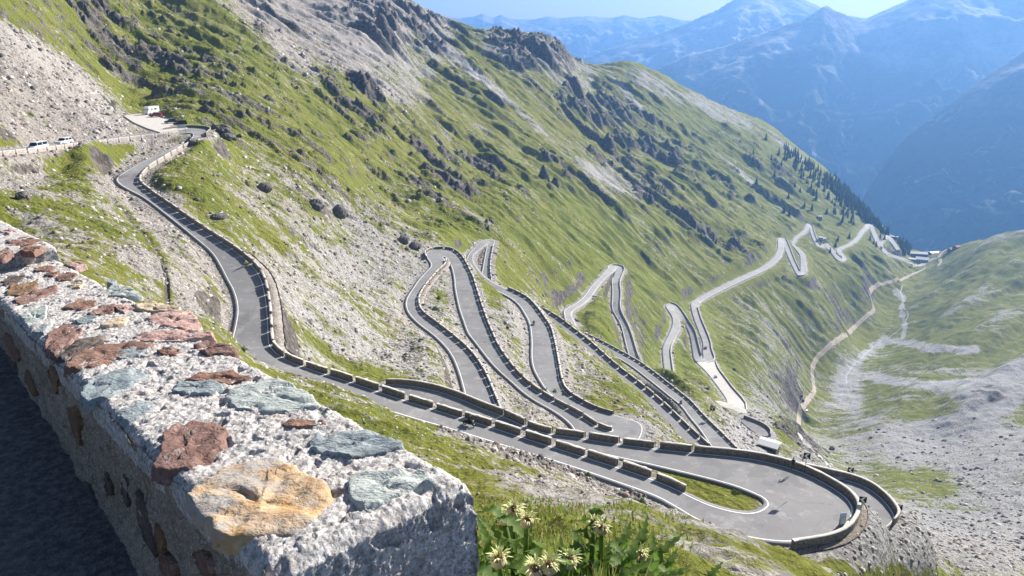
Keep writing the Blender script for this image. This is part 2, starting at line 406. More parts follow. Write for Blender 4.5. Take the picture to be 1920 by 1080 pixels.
wgt = np.linalg.solve(A, np.concatenate([Wv, np.zeros(3)]))
def base_q(u, v):
    out = np.empty(u.size)
    uf, vf = u.ravel(), v.ravel()
    for s in range(0, uf.size, 20000):
        a = uf[s:s + 20000, None]; b = vf[s:s + 20000, None]
        out[s:s + 20000] = tps((a - U[None]) ** 2 + (b - Vv[None]) ** 2) @ wgt[:nC] + wgt[nC] + wgt[nC + 1] * a[:, 0] + wgt[nC + 2] * b[:, 0]
    return out.reshape(u.shape)

# polar sheet: one column per picture column or so, rows closer where the road winds
AZ = np.concatenate([np.linspace(R(-64), R(-42), 60, endpoint=False), np.linspace(R(-42), R(41), 1240, endpoint=False), np.linspace(R(41), R(60), 60)])
RR = np.concatenate([np.geomspace(1.6, 60, 260, endpoint=False), np.geomspace(60, 1450, 1180, endpoint=False), np.geomspace(1450, 2500, 100)])
NA, NR = len(AZ), len(RR)
# coarse fit, then bilinear refinement (the fit is smooth)
azc = np.linspace(AZ[0], AZ[-1], 260); rc = np.linspace(math.log(RR[0]), math.log(RR[-1]), 420)
qc = base_q(*np.meshgrid(azc, RS * rc))
def bilin(q, ax, ay, X, Y):
    fx = (X - ax[0]) / (ax[1] - ax[0]); fy = (Y - ay[0]) / (ay[1] - ay[0])
    ix = np.clip(np.floor(fx).astype(int), 0, len(ax) - 2); iy = np.clip(np.floor(fy).astype(int), 0, len(ay) - 2)
    tx = fx - ix; ty = fy - iy
    return (q[iy, ix] * (1 - tx) + q[iy, ix + 1] * tx) * (1 - ty) + (q[iy + 1, ix] * (1 - tx) + q[iy + 1, ix + 1] * tx) * ty
AA, LR = np.meshgrid(AZ, np.log(RR))
GR = np.exp(LR)
GX = GR * np.sin(AA); GY = GR * np.cos(AA)
GQ = bilin(qc, azc, rc, AA, LR)
GZ = GQ * GR

# ---- relief
# x' runs down the fall line of the mountain flank, y' along the contour
FX = 0.967 * GX - 0.2546 * GY; FY = 0.2546 * GX + 0.967 * GY
PX, PY, PD = project(GX, GY, GZ)
def blob(cx, cy, rx, ry, ang=0.0, soft=0.5):
    c, s = math.cos(R(ang)), math.sin(R(ang))
    dx = PX - cx; dy = PY - cy
    a = (dx * c + dy * s) / rx; b = (-dx * s + dy * c) / ry
    return 1 - sstep(1 - soft, 1 + soft, np.sqrt(a * a + b * b))
def blobs(lst):
    m = np.zeros_like(PX)
    for b in lst:
        k = b[6] if len(b) > 6 else 1.0
        m = np.maximum(m, k * blob(*b[:6]))
    return m

# distance to the road, found window by window around samples of each leg
DIST = np.full(GX.shape, 1e9); RZ = np.zeros_like(GX); RNAR = np.zeros_like(GX)
def resample(L, Rr, step):
    M = (L + Rr) / 2
    s = np.concatenate([[0], np.cumsum(np.linalg.norm(np.diff(M, axis=0), axis=1))])
    n = max(2, int(s[-1] / step) + 1); t = np.linspace(0, s[-1], n)
    f = lambda Q: np.stack([np.interp(t, s, Q[:, k]) for k in range(3)], 1)
    return f(L), f(Rr)
def smooth_leg(L, Rr, it=2):
    # corner cutting keeps the traced shape but rounds the polyline
    for _ in range(it):
        def cut(Q):
            a = Q[:-1] * .75 + Q[1:] * .25; b = Q[:-1] * .25 + Q[1:] * .75
            o = np.empty((2 * len(a) + 2, 3)); o[0] = Q[0]; o[-1] = Q[-1]; o[1:-1:2] = a; o[2:-1:2] = b
            return o
        L, Rr = cut(L), cut(Rr)
    return L, Rr
SM = {k: smooth_leg(*v) for k, v in ROADS.items()}
daz = AZ[200] - AZ[199]
def carve(L, Rr, reach=14.0):
    d0 = np.linalg.norm((L + Rr) / 2, axis=1).mean()
    Ls, Rs = resample(L, Rr, max(0.8, d0 * 0.003))
    for a, b in zip(Ls, Rs):
        m = (a + b) / 2; r = math.hypot(m[0], m[1]); az = math.atan2(m[0], m[1])
        hw = np.linalg.norm(b - a) / 2 + reach
        i0, i1 = np.searchsorted(AZ, [az - hw / r, az + hw / r]); j0, j1 = np.searchsorted(RR, [r - hw, r + hw])
        if i1 <= i0 or j1 <= j0: continue
        sl = (slice(j0, j1), slice(i0, i1))
        x = GX[sl]; y = GY[sl]
        e = b[:2] - a[:2]; ee = e @ e + 1e-9
        t = np.clip(((x - a[0]) * e[0] + (y - a[1]) * e[1]) / ee, 0, 1)
        dd = np.hypot(x - a[0] - t * e[0], y - a[1] - t * e[1])
        better = dd < DIST[sl]
        DIST[sl] = np.where(better, dd, DIST[sl]); RZ[sl] = np.where(better, m[2], RZ[sl])
for k, (L, Rr) in SM.items():
    carve(L, Rr, 14.0 if k in ('top', 'second') else 16.0)
# the white parking area
LOT = np.array([at_z(x, y, -28.7) for x, y in ((232,217),(262,213),(283,216),(312,224),(336,234),(352,240),(300,248),(275,240),(250,229))])
def poly_dist(P):
    """signed-ish distance in plan: 0 inside"""
    x = GX; y = GY; inside = np.zeros(GX.shape, bool); dmin = np.full(GX.shape, 1e9)
    n = len(P)
    for k in range(n):
        a = P[k]; b = P[(k + 1) % n]
        c = (a[1] > y) != (b[1] > y)
        inside ^= c & (x < (b[0] - a[0]) * (y - a[1]) / (b[1] - a[1] + 1e-12) + a[0])
        e = b[:2] - a[:2]; t = np.clip(((x - a[0]) * e[0] + (y - a[1]) * e[1]) / (e @ e), 0, 1)
        dmin = np.minimum(dmin, np.hypot(x - a[0] - t * e[0], y - a[1] - t * e[1]))
    return np.where(inside, 0, dmin)
ld = poly_dist(LOT)
sel = ld < DIST
DIST = np.where(sel & (ld < 16), ld, DIST); RZ = np.where(sel & (ld < 16), -28.7, RZ)
away = sstep(2.0, 16.0, DIST)

# where the photo shows rock faces / ribs (soft areas on the hillside)
ROCKY = blobs([(230,90,200,70,35,.6,.9),(420,200,180,60,35,.6,1),(620,330,170,60,38,.6,.8),(700,220,120,50,38,.6,.9),(820,330,130,50,38,.5,1),(470,90,60,40,30,.6,.9),
  (880,400,120,35,30,.5,.9),(760,60,130,40,15,.5,1),(1000,100,90,40,10,.5,1.1),(1090,200,130,45,35,.5,.45),(1180,210,100,40,35,.5,.45),(1220,300,150,45,38,.6,.55),(1350,330,130,45,40,.6,.5),
  (1040,340,60,40,30,.5,.9),(1160,290,70,30,10,.5,.8),(1290,420,160,40,35,.6,.7),(600,380,60,25,10,.5,.8),(700,450,110,40,30,.6,.6),(930,345,120,30,35,.5,.8),(1400,480,90,30,35,.5,.7),
  (1440,300,90,30,35,.5,.6),(1500,830,55,24,40,.5,1.2),(1400,790,40,18,40,.5,.8),(1870,735,75,45,-25,.4,.9),(1760,770,50,20,-20,.5,.7),(1800,540,120,30,-12,.6,.5),(1880,600,80,30,-15,.6,.5),(330,40,60,40,35,.6,.8)])
near_fade = sstep(60, 150, GR)
# shoulders and gullies running down the fall line
rib = fbm(FX / 420, FY / 75, 3, 3)
rib2 = ridged(FX / 130, FY / 26, 3, 8)
left = 1 - sstep(1480, 1600, PX + (PY - 500) * -0.1)
VALLEY = sstep(-25, 45, PX - np.interp(PY, [380, 430, 480, 560, 640, 700, 830, 1080], [1850, 1800, 1725, 1640, 1565, 1532, 1505, 1640])) * sstep(250, 380, GR)
amp = near_fade * away * (0.25 + 0.75 * sstep(120, 420, GR)) * (1 - .78 * VALLEY)
edge = 1 - sstep(1150, 1500, GR)          # keep the skyline where it is
GZ = GZ + amp * (rib * 5.0 * edge + rib2 * 1.8 * (0.35 + 0.65 * edge)) * (0.35 + 0.65 * left)
edge2 = 1 - .75 * sstep(1250, 1550, GR)
# ledges: faces that look away from the sun, where the rock breaks out
sx, sy = -math.sin(SUN_AZ), -math.cos(SUN_AZ)
S1 = GX * sx + GY * sy
sc_d = np.clip(GR / 420, 0.5, 2.4)
n_small = fbm(FX / 34, FY / 13, 4, 21); n_big = fbm(FX / 120, FY / 50, 4, 23)
crag = sstep(0.10, 0.34, n_small * .95 + n_big * .55 + ROCKY * 0.34 - 0.24)
BIGROCK = blobs([(1095,205,70,20,38,.5,1),(1150,215,60,16,40,.5,1),(1200,225,40,16,40,.5,.9),(1040,112,26,22,15,.5,.8),(985,98,30,12,10,.5,.5),(745,75,50,20,10,.5,1),(1240,290,80,22,40,.6,.8),(1030,350,36,18,40,.5,.8),(1160,292,50,18,10,.5,.7),(820,330,60,20,45,.6,.5),(690,190,40,20,45,.6,.6),(1340,330,80,16,42,.6,.6)])
cragB = sstep(0.30, 0.55, n_big * .8 + n_small * .45 + BIGROCK * .62 - .16) * np.clip(BIGROCK * 1.4, 0, 1)
crag = crag * np.clip(ROCKY * 1.5 + 0.16, 0, 1.1)
def saw(t, k=.8):
    f = t - np.floor(t)
    return np.where(f < k, f / k, (1 - f) / (1 - k))
wob = fbm(FX / 18, FY / 12, 4, 31); wob2 = fbm(FX / 70, FY / 40, 3, 37)
led = saw(S1 / 17 + wob * 1.5 + wob2) * 2.3 * sc_d + saw(S1 / 7 + wob * 2.2 + 0.3) * 0.9 * sc_d + fbm(FX / 9, FY / 6, 3, 41) * .7 * sc_d
ledB = saw(S1 / 48 + wob * .22 + wob2 * .9, .68) * 14.0 + fbm(FX / 26, FY / 14, 4, 43) * 2.5
GZ = GZ + amp * (crag * led + cragB * ledB)
VR = fbm((GX * .8 + GY * .6) / 300, (GX * -.6 + GY * .8) / 60, 4, 95)
GZ = GZ + VALLEY * sstep(1640, 1780, PX) * (1 - sstep(760, 840, PY)) * VR * 26
crag = np.maximum(crag, cragB)
n_tiny = fbm(FX / 11, FY / 5.5, 3, 27)
cragS = (1 - sstep(780, 1000, PX)) * sstep(.27, .45, n_tiny + .45 * n_small + .12 * ROCKY) * sstep(150, 220, GR) * (1 - sstep(650, 900, GR)) * (1 - VALLEY) * away
GZ = GZ + cragS * (saw(S1 / 6 + wob * 1.6) * .9 + .3 + .5 * n_tiny) * np.clip(GR / 350, .5, 1.5)
crag = np.maximum(crag, cragS * .75)
# rock ribs down the fall line, their steep flank towards the south-west
ribm = (1 - .85 * blob(1450, 640, 150, 170, 0, .4)) * sstep(.0, .32, fbm(FX / 190, FY / 60, 4, 33) + .18 * ROCKY) * sstep(230, 380, GR) * edge2 * (1 - VALLEY) * away
Lr = 46.0
ribh = saw(-FY / Lr + .9 * fbm(FX / 160, FY / 90, 3, 35) + .28 * fbm(FX / 30, FY / 22, 3, 36), .72)
ribh2 = saw(-FY / 17.0 + 1.2 * fbm(FX / 70, FY / 40, 3, 38) + .4 * fbm(FX / 14, FY / 10, 3, 39), .7)
GZ = GZ + ribm * (ribh * 8.5 * sstep(380, 700, GR) + ribh2 * 2.4 * np.clip(GR / 450, .5, 1.5))
GZ = GZ + amp * (fbm(FX / 60, FY / 20, 4, 45) * 3.6 + fbm(FX / 22, FY / 9, 4, 46) * 1.5) * np.clip(GR / 350, .4, 1.6)
# small unevenness at the size the picture resolves
def fine(wl, a, seed):
    w = sstep(1.2, 3.0, wl / (GR * 0.0016 + 0.02))      # fade octaves below the sheet's own spacing
    return perlin(GX / wl + 3, GY / wl - 7, seed) * a * w
lump = fine(18, 1.0, 49) + fine(9, .7, 50) + fine(4.5, .48, 51) + fine(2.2, .30, 52) + fine(1.1, .16, 53) + fine(.55, .075, 54) + fine(.27, .045, 55) + fine(.13, .025, 56)
GZ = GZ + lump * np.clip(DIST - 0.6, 0, 3) / 3 * np.where(GR < 6, .5, 1)
# the ditch running down the left slope, and stony edges below the near road
def px_line(pl):
    m = np.full(PX.shape, 1e9)
    for (x0, y0), (x1, y1) in zip(pl[:-1], pl[1:]):
        ex, ey = x1 - x0, y1 - y0
        t_ = np.clip(((PX - x0) * ex + (PY - y0) * ey) / (ex * ex + ey * ey), 0, 1)
        m = np.minimum(m, np.hypot(PX - x0 - t_ * ex, PY - y0 - t_ * ey))
    return m
DITCH = px_line([(205, 368), (232, 395), (262, 430), (290, 460), (305, 490), (313, 525), (312, 570)])
dmask = np.exp(-(DITCH / 4.0) ** 2) * sstep(70, 90, GR) * (1 - sstep(190, 230, GR))
GZ = GZ - dmask * .7
EDGE = px_line([(827, 806), (880, 822), (940, 842), (1000, 862), (1080, 886), (1150, 912), (1207, 936)])
emask = np.exp(-(EDGE / 6.0) ** 2) * sstep(50, 60, GR) * (1 - sstep(110, 120, GR))
GZ = GZ + emask * (.35 + np.abs(perlin(GX / .8, GY / .8, 48)) * .9)
# benches for the road
drop = 0.18 + GR * 0.0006
tb = sstep(0.5, 1.0, (DIST - (0.9 + GR * 0.0012)) / np.clip(GR * 0.012 + 2.6, 2.6, 14))
soft = np.clip(GR * 0.010 + 2.6, 2.6, 12) + 9.0 * blob(1640, 1060, 160, 110, 0, .4) * (GR < 160)
tb = np.where(DIST < 0.9 + GR * 0.0012, 0, sstep(0, 1, (DIST - (0.9 + GR * 0.0012)) / soft))
GZ = np.where(DIST < 1e8, (RZ - drop) * (1 - tb) + GZ * tb, GZ)
PX, PY, PD = project(GX, GY, GZ)

def ground(x, y):
    """height of the built sheet at a place"""
    az = math.atan2(x, y); r = math.hypot(x, y)
    i = min(max(np.searchsorted(AZ, az) - 1, 0), NA - 2); j = min(max(np.searchsorted(RR, r) - 1, 0), NR - 2)
    tx = (az - AZ[i]) / (AZ[i + 1] - AZ[i]); ty = (r - RR[j]) / (RR[j + 1] - RR[j])
    return float((GZ[j, i] * (1 - tx) + GZ[j, i + 1] * tx) * (1 - ty) + (GZ[j + 1, i] * (1 - tx) + GZ[j + 1, i + 1] * tx) * ty)
def hit(px, py, dmin=2.0, dmax=2400.0):
    """first place where the sight line through a photo pixel meets the sheet"""
    r = ray(px, py); d = dmin; prev = d
    while d < dmax:
        p = r * d
        if p[2] < ground(p[0], p[1]):
            lo, hi = prev, d
            for _ in range(18):
                m = (lo + hi) / 2; q = r * m
                if q[2] < ground(q[0], q[1]): hi = m
                else: lo = m
            return r * hi
        prev = d; d *= 1.006
    return hit(px, py + 3, dmin, dmax) if py < 1100 else r * 300
# ------------------------------------------------------------------ ground cover
GRASS = 0.70 + np.zeros_like(PX)
def cover(lst):
    global GRASS
    for b in lst:
        w = blob(*b[:6]); GRASS = GRASS * (1 - w) + b[6] * w
cover([(660,540,200,170,35,.5,.36),(60,190,170,80,25,.3,.0),(20,110,130,45,30,.3,.0),(120,140,160,30,38,.4,.0),(190,235,70,30,15,.4,.05),
 (270,300,70,40,-25,.5,.12),(230,400,40,110,-25,.5,.32),(330,470,50,120,-20,.5,.2),(80,400,150,60,15,.6,.55),(40,320,60,30,10,.5,.3),(190,285,60,20,-10,.5,.8),(140,300,50,25,-20,.5,.65),
 (350,300,60,30,-20,.6,.72),(430,330,90,40,15,.6,.66),(480,420,90,40,40,.6,.5),(560,470,120,30,30,.6,.62),(590,560,110,90,25,.5,.30),(660,640,170,70,15,.5,.24),(700,480,130,55,30,.5,.22),(560,390,120,45,28,.6,.46),
 (760,560,50,30,20,.5,.4),(600,690,130,25,12,.6,.58),(560,640,60,40,20,.6,.45),
 (835,590,30,50,20,.5,.5),(940,620,40,70,30,.5,.40),(960,660,30,40,30,.6,.62),(980,590,40,40,30,.5,.22),(1000,760,120,40,30,.5,.33),(1090,720,90,50,35,.6,.42),(1150,770,60,25,30,.6,.6),(1230,790,60,30,45,.6,.45),(1180,690,120,16,38,.5,.4),
 (1400,810,60,50,40,.4,.06),(1330,770,30,30,40,.5,.2),(1300,740,20,40,20,.5,.4),(1390,690,60,90,35,.6,.72),(1440,640,120,60,38,.7,.5),(1450,745,60,40,35,.6,.4),
 (570,45,150,55,25,.35,.02),(700,30,130,60,25,.4,.05),(640,95,120,30,22,.5,.1),(790,40,70,30,20,.5,.1),(780,110,50,50,50,.5,.3),(740,170,70,25,20,.6,.3),(870,130,20,70,-35,.5,.35),(1010,105,100,40,15,.5,.22),(1070,150,50,40,20,.5,.35),(1230,160,60,14,30,.5,.3),(1350,210,80,16,25,.5,.3),
 (960,200,120,70,20,.6,.66),(920,260,150,40,15,.6,.68),(1100,300,120,40,15,.6,.64),(1160,340,90,30,15,.6,.45),(1100,470,140,80,40,.6,.76),(1250,640,120,90,35,.6,.75),(870,440,40,30,20,.5,.72),(1000,430,90,30,38,.6,.7),
 (1590,730,28,90,5,.5,.05),(1655,650,24,46,20,.5,.2),(1640,620,14,60,-10,.6,.25),(1720,690,130,12,4,.6,.2),(1780,730,140,15,-3,.5,.12),(1800,840,240,62,4,.4,.04),(1840,930,200,60,25,.5,.06),(1610,850,70,60,40,.5,.34),(1730,915,90,40,20,.6,.66),(1560,810,40,60,20,.5,.42),(1530,870,60,40,40,.5,.35),
 (1870,735,80,45,-25,.4,.02),(1740,770,70,14,-8,.6,.7),(1700,740,80,14,5,.6,.6),(1800,1010,260,60,5,.5,.05),(1640,1010,60,50,0,.5,.15),
 (1000,850,200,60,20,.6,.6),(800,770,160,36,25,.6,.78),(1080,935,130,26,14,.5,.14),(1000,985,120,36,10,.6,.62),(1250,960,90,40,10,.6,.4),(1330,1010,110,40,10,.5,.22),(1420,1060,100,40,5,.5,.5),(1150,880,160,16,18,.5,.3),(1330,918,110,30,10,.5,.72),
 (1760,590,180,90,-10,.6,.72)])
GREY = blobs([(1700,800,420,260,0,.5,1),(720,490,150,70,30,.6,.55),(640,640,200,80,15,.6,.45),(960,620,100,120,30,.6,.4),(1000,110,300,90,10,.6,.45),(1330,260,220,90,20,.6,.6)]) 
LUSH = 0.45 + blobs([(1080,440,200,90,35,.6,.4),(1180,600,180,100,35,.6,.35),(400,280,100,60,20,.6,.3),(870,440,50,40,20,.6,.4),(250,120,200,120,30,.7,.12),(820,590,40,40,20,.6,.4),(780,780,160,40,25,.6,.2)]) - blobs([(920,240,260,110,15,.6,.28),(1750,590,200,130,0,.7,.12),(1100,760,160,80,30,.6,.22)])
BED = np.minimum(px_line([(1588,735),(1586,705),(1602,682),(1640,650),(1660,636),(1690,640),(1740,652),(1830,655)]), px_line([(1606,706),(1650,708),(1690,716),(1760,722),(1850,716)]) )
BED = np.minimum(BED, px_line([(1690,640),(1698,612),(1690,585),(1694,560),(1680,548)]) * 1.6)
wb = fbm(GX / 30, GY / 30, 3, 91)
bm_ = (1 - sstep(4, 12, BED + wb * 9)) * sstep(500, 600, GR)
GRASS = GRASS * (1 - bm_ * .9)
dzr = np.gradient(GZ, axis=0) / np.maximum(np.gradient(GR, axis=0), 1e-3)
dza = np.gradient(GZ, axis=1) / (GR * np.gradient(AA, axis=1))
STEEP = np.sqrt(dzr ** 2 + dza ** 2)
GRASS = GRASS + .07 * VALLEY * (PY < 740) + .05 * sstep(200, 300, GR)
GRASS = GRASS - VALLEY * sstep(1640, 1780, PX) * sstep(.05, .4, VR) * .45
nb = fbm(FX / 90, FY / 26, 4, 61) * .34 + fbm(FX / 16, FY / 6, 4, 65) * .26
GRASS = GRASS + nb
ROCKM = np.clip((1 - .8 * VALLEY) * sstep(1.2, 1.9, STEEP) * near_fade + crag * .5, 0, 1) * np.maximum(away, .75 * (STEEP > 1.7))
roadside = 1 - sstep(.6, 3.2, DIST - 0.8)
GRASS = GRASS * (1 - .75 * roadside * (1 - blob(1330, 918, 110, 40, 10, .3)))
# pale strips: scree chutes down the flank
CH = np.clip(blobs([(560,120,14,60,-55,.6,.8),(700,150,6,60,-52,.5,.9),(870,120,8,90,-52,.5,1),(920,160,6,70,-50,.5,.8),(1180,180,6,60,-40,.5,.8),(1130,330,8,50,-55,.5,.7),(1000,230,6,40,-52,.5,.7),(1420,350,4,90,-50,.6,.8),(1480,280,6,50,-50,.6,.7),(350,150,5,70,-50,.6,.5),(690,60,16,60,-40,.6,.5)]), 0, 1)
GRASS = GRASS - CH * .6 + np.exp(-((DITCH - 7) / 5.0) ** 2) * .25 - emask * .7
ROCKM = np.clip(ROCKM + dmask * .4 + emask * .45, 0, 1)
terrain = mesh_np('hillside', np.stack([GX.ravel(), GY.ravel(), GZ.ravel()], 1), grid_quads(NR, NA), [])
set_attr(terrain, 'cover', np.stack([np.clip(GRASS, 0, 1).ravel(), np.clip(GREY, 0, 1).ravel(), ROCKM.ravel(), np.clip(LUSH, 0, 1).ravel()], 1))
tag(terrain, kind='structure')

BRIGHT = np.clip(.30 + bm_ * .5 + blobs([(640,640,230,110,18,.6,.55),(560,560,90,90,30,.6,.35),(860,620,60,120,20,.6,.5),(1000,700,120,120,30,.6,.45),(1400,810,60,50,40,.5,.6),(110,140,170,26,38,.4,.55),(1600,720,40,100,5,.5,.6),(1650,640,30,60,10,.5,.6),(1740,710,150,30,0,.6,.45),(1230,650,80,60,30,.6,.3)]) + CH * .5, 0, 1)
BROWN = np.clip(blobs([(60,210,170,90,25,.6,.8),(560,45,170,70,25,.5,.55),(700,40,120,50,20,.6,.5),(1020,120,140,60,15,.6,.6),(300,330,120,90,10,.7,.35),(470,330,120,60,35,.6,.4),(420,170,200,70,35,.7,.35)]), 0, 1)
set_attr(terrain, 'tint', np.stack([BRIGHT.ravel(), BROWN.ravel(), BRIGHT.ravel() * 0, BRIGHT.ravel() * 0 + 1], 1))
t = NT('alpine_ground')
P0 = t.obj()
cv = t.attr('cover'); sp = t.sep(cv.outputs['Color'])
tn = t.sep(t.attr('tint').outputs['Color'])
flow = t.mapping(P0, rot=(0, 0, R(14.75)))
st1 = t.noise(t.mapping(flow, scale=(.034, .105, .03)), 1.0, 7, .66)
st2 = t.noise(t.mapping(flow, scale=(.16, .36, .16)), 1.0, 6, .66)
iso = t.noise(P0, .55, 6, .68)
fin = t.noise(P0, 4.0, 4, .65)
g = t.math('ADD', sp[0], t.math('MULTIPLY', t.math('SUBTRACT', st1, .5), 1.1))
g = t.math('ADD', g, t.math('MULTIPLY', t.math('SUBTRACT', st2, .5), 1.3))
g = t.math('ADD', g, t.math('MULTIPLY', t.math('SUBTRACT', iso, .5), 1.5))
gm = t.ss(g, .30, .62)
olive = t.mix(t.ss(st2, .3, .7), (.215, .200, .050), (.150, .160, .030))
lush = t.mix(t.ss(st1, .35, .65), (.190, .206, .026), (.112, .142, .018))
lm = t.math('ADD', cv.outputs['Alpha'], t.math('MULTIPLY', t.math('SUBTRACT', st1, .5), 1.6), clamp=True)
grass = t.mix(lm, olive, lush)
grass = t.mix(t.ss(fin, .40, .72, 0, .6), grass, (.055, .065, .016))
grass = t.mix(t.ss(iso, .54, .74, 0, .5), grass, (.10, .10, .03))
grass = t.mix(t.ss(st2, .56, .74, 0, .6), grass, (.21, .175, .10))
peb = t.sep(t.voro(P0, 1.3, out=1)); pebf = t.sep(t.voro(P0, 4.2, out=1))
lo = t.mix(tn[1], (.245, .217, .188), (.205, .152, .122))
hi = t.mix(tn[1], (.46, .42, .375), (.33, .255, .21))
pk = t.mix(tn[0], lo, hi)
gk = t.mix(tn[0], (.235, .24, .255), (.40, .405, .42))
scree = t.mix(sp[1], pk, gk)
scree = t.mix(t.ss(st1, .35, .7, 0, .45), scree, t.mix(.5, scree, (.12, .10, .085)))
scree = t.mix(.40, scree, t.mix(peb[0], (.07, .064, .06), (.52, .49, .46)))
scree = t.mix(.36, scree, t.mix(pebf[1], (.05, .046, .042), (.56, .53, .50)))
scree = t.mix(t.ss(iso, .56, .72, 0, .7), scree, (.085, .078, .07))
rock = t.mix(t.ss(t.noise(P0, .35, 7, .68), .3, .7), (.05, .046, .045), (.19, .165, .145))
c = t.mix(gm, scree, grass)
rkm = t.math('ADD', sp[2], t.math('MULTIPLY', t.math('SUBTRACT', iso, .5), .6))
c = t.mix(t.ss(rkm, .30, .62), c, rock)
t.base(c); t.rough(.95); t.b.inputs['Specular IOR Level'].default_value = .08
hh = t.math('ADD', t.math('MULTIPLY', t.noise(P0, .7, 7, .72), 1.0), t.math('MULTIPLY', t.voro(P0, 1.3), .35))
t.bump(hh, 1.2, .9)
terrain.data.materials.append(t.m)

# ------------------------------------------------------------------ roads
ta = NT('asphalt')
pa = ta.obj()
ac = ta.mix(ta.ss(ta.noise(pa, .12, 5, .6), .3, .7), (.175, .17, .175), (.225, .22, .222))
ac = ta.mix(ta.ss(ta.noise(pa, 40, 2), .3, .8, 0, .35), ac, (.13, .13, .13))
ac = ta.mix(ta.ss(ta.noise(pa, .5, 6, .7), .52, .66, 0, .45), ac, (.33, .32, .31))
ac = ta.mix(ta.ss(ta.noise(ta.mapping(pa, scale=(1, 1, .2)), .22, 3, .5), .60, .63, 0, .4), ac, (.115, .115, .12))
crk = ta.voro(ta.mapping(pa, scale=(.22, .22, .22)), 1.0, 'DISTANCE_TO_EDGE')
crn = ta.math('ADD', crk, ta.math('MULTIPLY', ta.math('SUBTRACT', ta.noise(pa, 1.2, 4), .5), .10))
ac = ta.mix(ta.ss(ta.math('ABSOLUTE', crn), .0, .010, .35, 0), ac, (.09, .09, .09))
ta.base(ac); ta.rough(.85)
ASPH = ta.m
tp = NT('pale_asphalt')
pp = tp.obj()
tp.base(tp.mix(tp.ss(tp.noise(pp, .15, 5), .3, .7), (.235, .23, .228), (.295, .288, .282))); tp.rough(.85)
PALE = tp.m
tg = NT('white_gravel')
pg = tg.obj()
tg.base(tg.mix(tg.ss(tg.noise(pg, .6, 6, .7), .3, .7), (.40, .375, .345), (.52, .49, .455))); tg.rough(.95)
GRAV = tg.m
PAINT = simple_mat('road_paint', (.78, .78, .76), .6, var=.12, scale=1.2)

ROADM = {}
def build_road(name, L, Rr, mats, lines=True, lift=0.0, far=False):
    d0 = np.linalg.norm((L + Rr) / 2, axis=1)
    Ls, Rs = resample(L, Rr, max(.7, d0.mean() * .003))
    n = len(Ls)
    ex = lambda a, b, k: a + (b - a) * k
    w = np.linalg.norm(Rs - Ls, axis=1)[:, None]
    shoulder = .25 + .0008 * d0.mean()
    e = (Rs - Ls) / np.maximum(w, 1e-3)
    z = np.array([0, 0, 1.0])
    sk = 1.2
    rows = [Ls - e * shoulder - z * sk, Ls - e * shoulder, Ls, Rs, Rs + e * shoulder, Rs + e * shoulder - z * sk]
    V = np.stack(rows, 1) + z * lift
    V = V.reshape(-1, 3); k = len(rows)
    Q = grid_quads(n, k)
    o = mesh_np('road', V, Q, mats[:1], smooth=False)
    tag(o, kind='structure')
    if lines:
        lw = .11 + .0002 * d0.mean() * 1.0
        for (A, B, s) in ((Ls, Rs, 1), (Rs, Ls, 1)):
            d = (B - A) / np.maximum(np.linalg.norm(B - A, axis=1)[:, None], 1e-3)
            a = A + d * .12; b = A + d * (.12 + lw)
            VV = np.stack([a, b], 1).reshape(-1, 3) + z * (lift + .012 + .00006 * d0.mean())
            ln = mesh_np('edge_line', VV, grid_quads(n, 2), [PAINT], smooth=False, parent=o)
    return o
def chop(nm, i0, i1):
    L, Rr = ROADS[nm]
    return smooth_leg(L[i0:i1], Rr[i0:i1])
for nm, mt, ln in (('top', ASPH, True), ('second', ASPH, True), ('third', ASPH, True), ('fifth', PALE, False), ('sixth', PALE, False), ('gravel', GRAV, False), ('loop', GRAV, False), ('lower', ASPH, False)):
    build_road(nm, *SM[nm], [mt], ln)
L4, R4 = ROADS['fourth']
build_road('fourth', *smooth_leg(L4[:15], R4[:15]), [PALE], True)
build_road('fourth', *smooth_leg(L4[14:], R4[14:]), [ASPH], True)
# parking area
def flat_poly(name, P, mat, dz=0.0):
    m = MB(); top = [m.bm.verts.new(Vector(p) + Vector((0, 0, dz))) for p in P]
    bot = [m.bm.verts.new(Vector(p) + Vector((0, 0, dz - 1.0))) for p in P]
    m.bm.faces.new(top); n = len(P)
    for k in range(n): m.bm.faces.new((top[k], bot[k], bot[(k + 1) % n], top[(k + 1) % n]))
    return m.build(name, mat)
tag(flat_poly('parking_area', LOT, GRAV, .02), kind='structure')

# ------------------------------------------------------------------ far mountains
RANGES = [
 (3500, .62, .5, [(1300,640),(1480,560),(1560,470),(1640,335),(1690,266),(1740,225),(1800,180),(1860,135),(1920,95),(2000,45),(2300,-20)]),
 (5300, .60, .5, [(400,400),(1000,260),(1100,200),(1180,150),(1222,133),(1290,102),(1365,84),(1390,73),(1425,62),(1460,50),(1510,33),(1530,21),(1548,9),(1562,17),(1585,27),(1613,39),(1632,37),(1663,23),(1713,0),(1750,-18),(1820,-30),(1950,-30),(2300,0)]),
 (7200, .5, .5, [(400,300),(900,190),(1000,150),(1105,104),(1150,88),(1200,70),(1240,62),(1280,46),(1320,28),(1345,18),(1365,5),(1390,-8),(1430,-16),(1500,-6),(1560,24),(1600,30),(1625,34),(1660,18),(1690,5),(1715,-5),(1800,-20),(2300,0)]),
 (9600, .42, .5, [(300,60),(700,45),(800,30),(860,34),(890,30),(905,24),(925,33),(940,27),(955,35),(1000,36),(1030,30),(1050,33),(1100,30),(1150,33),(1170,28),(1200,34),(1240,28),(1280,34),(1320,32),(1345,38),(1400,45),(2300,60)]),
]
fa = np.linspace(R(-40), R(52), 820); fr = np.concatenate([np.linspace(2050, 5600, 330, endpoint=False), np.linspace(5600, 10400, 200)])
FA, FR = np.meshgrid(fa, fr)
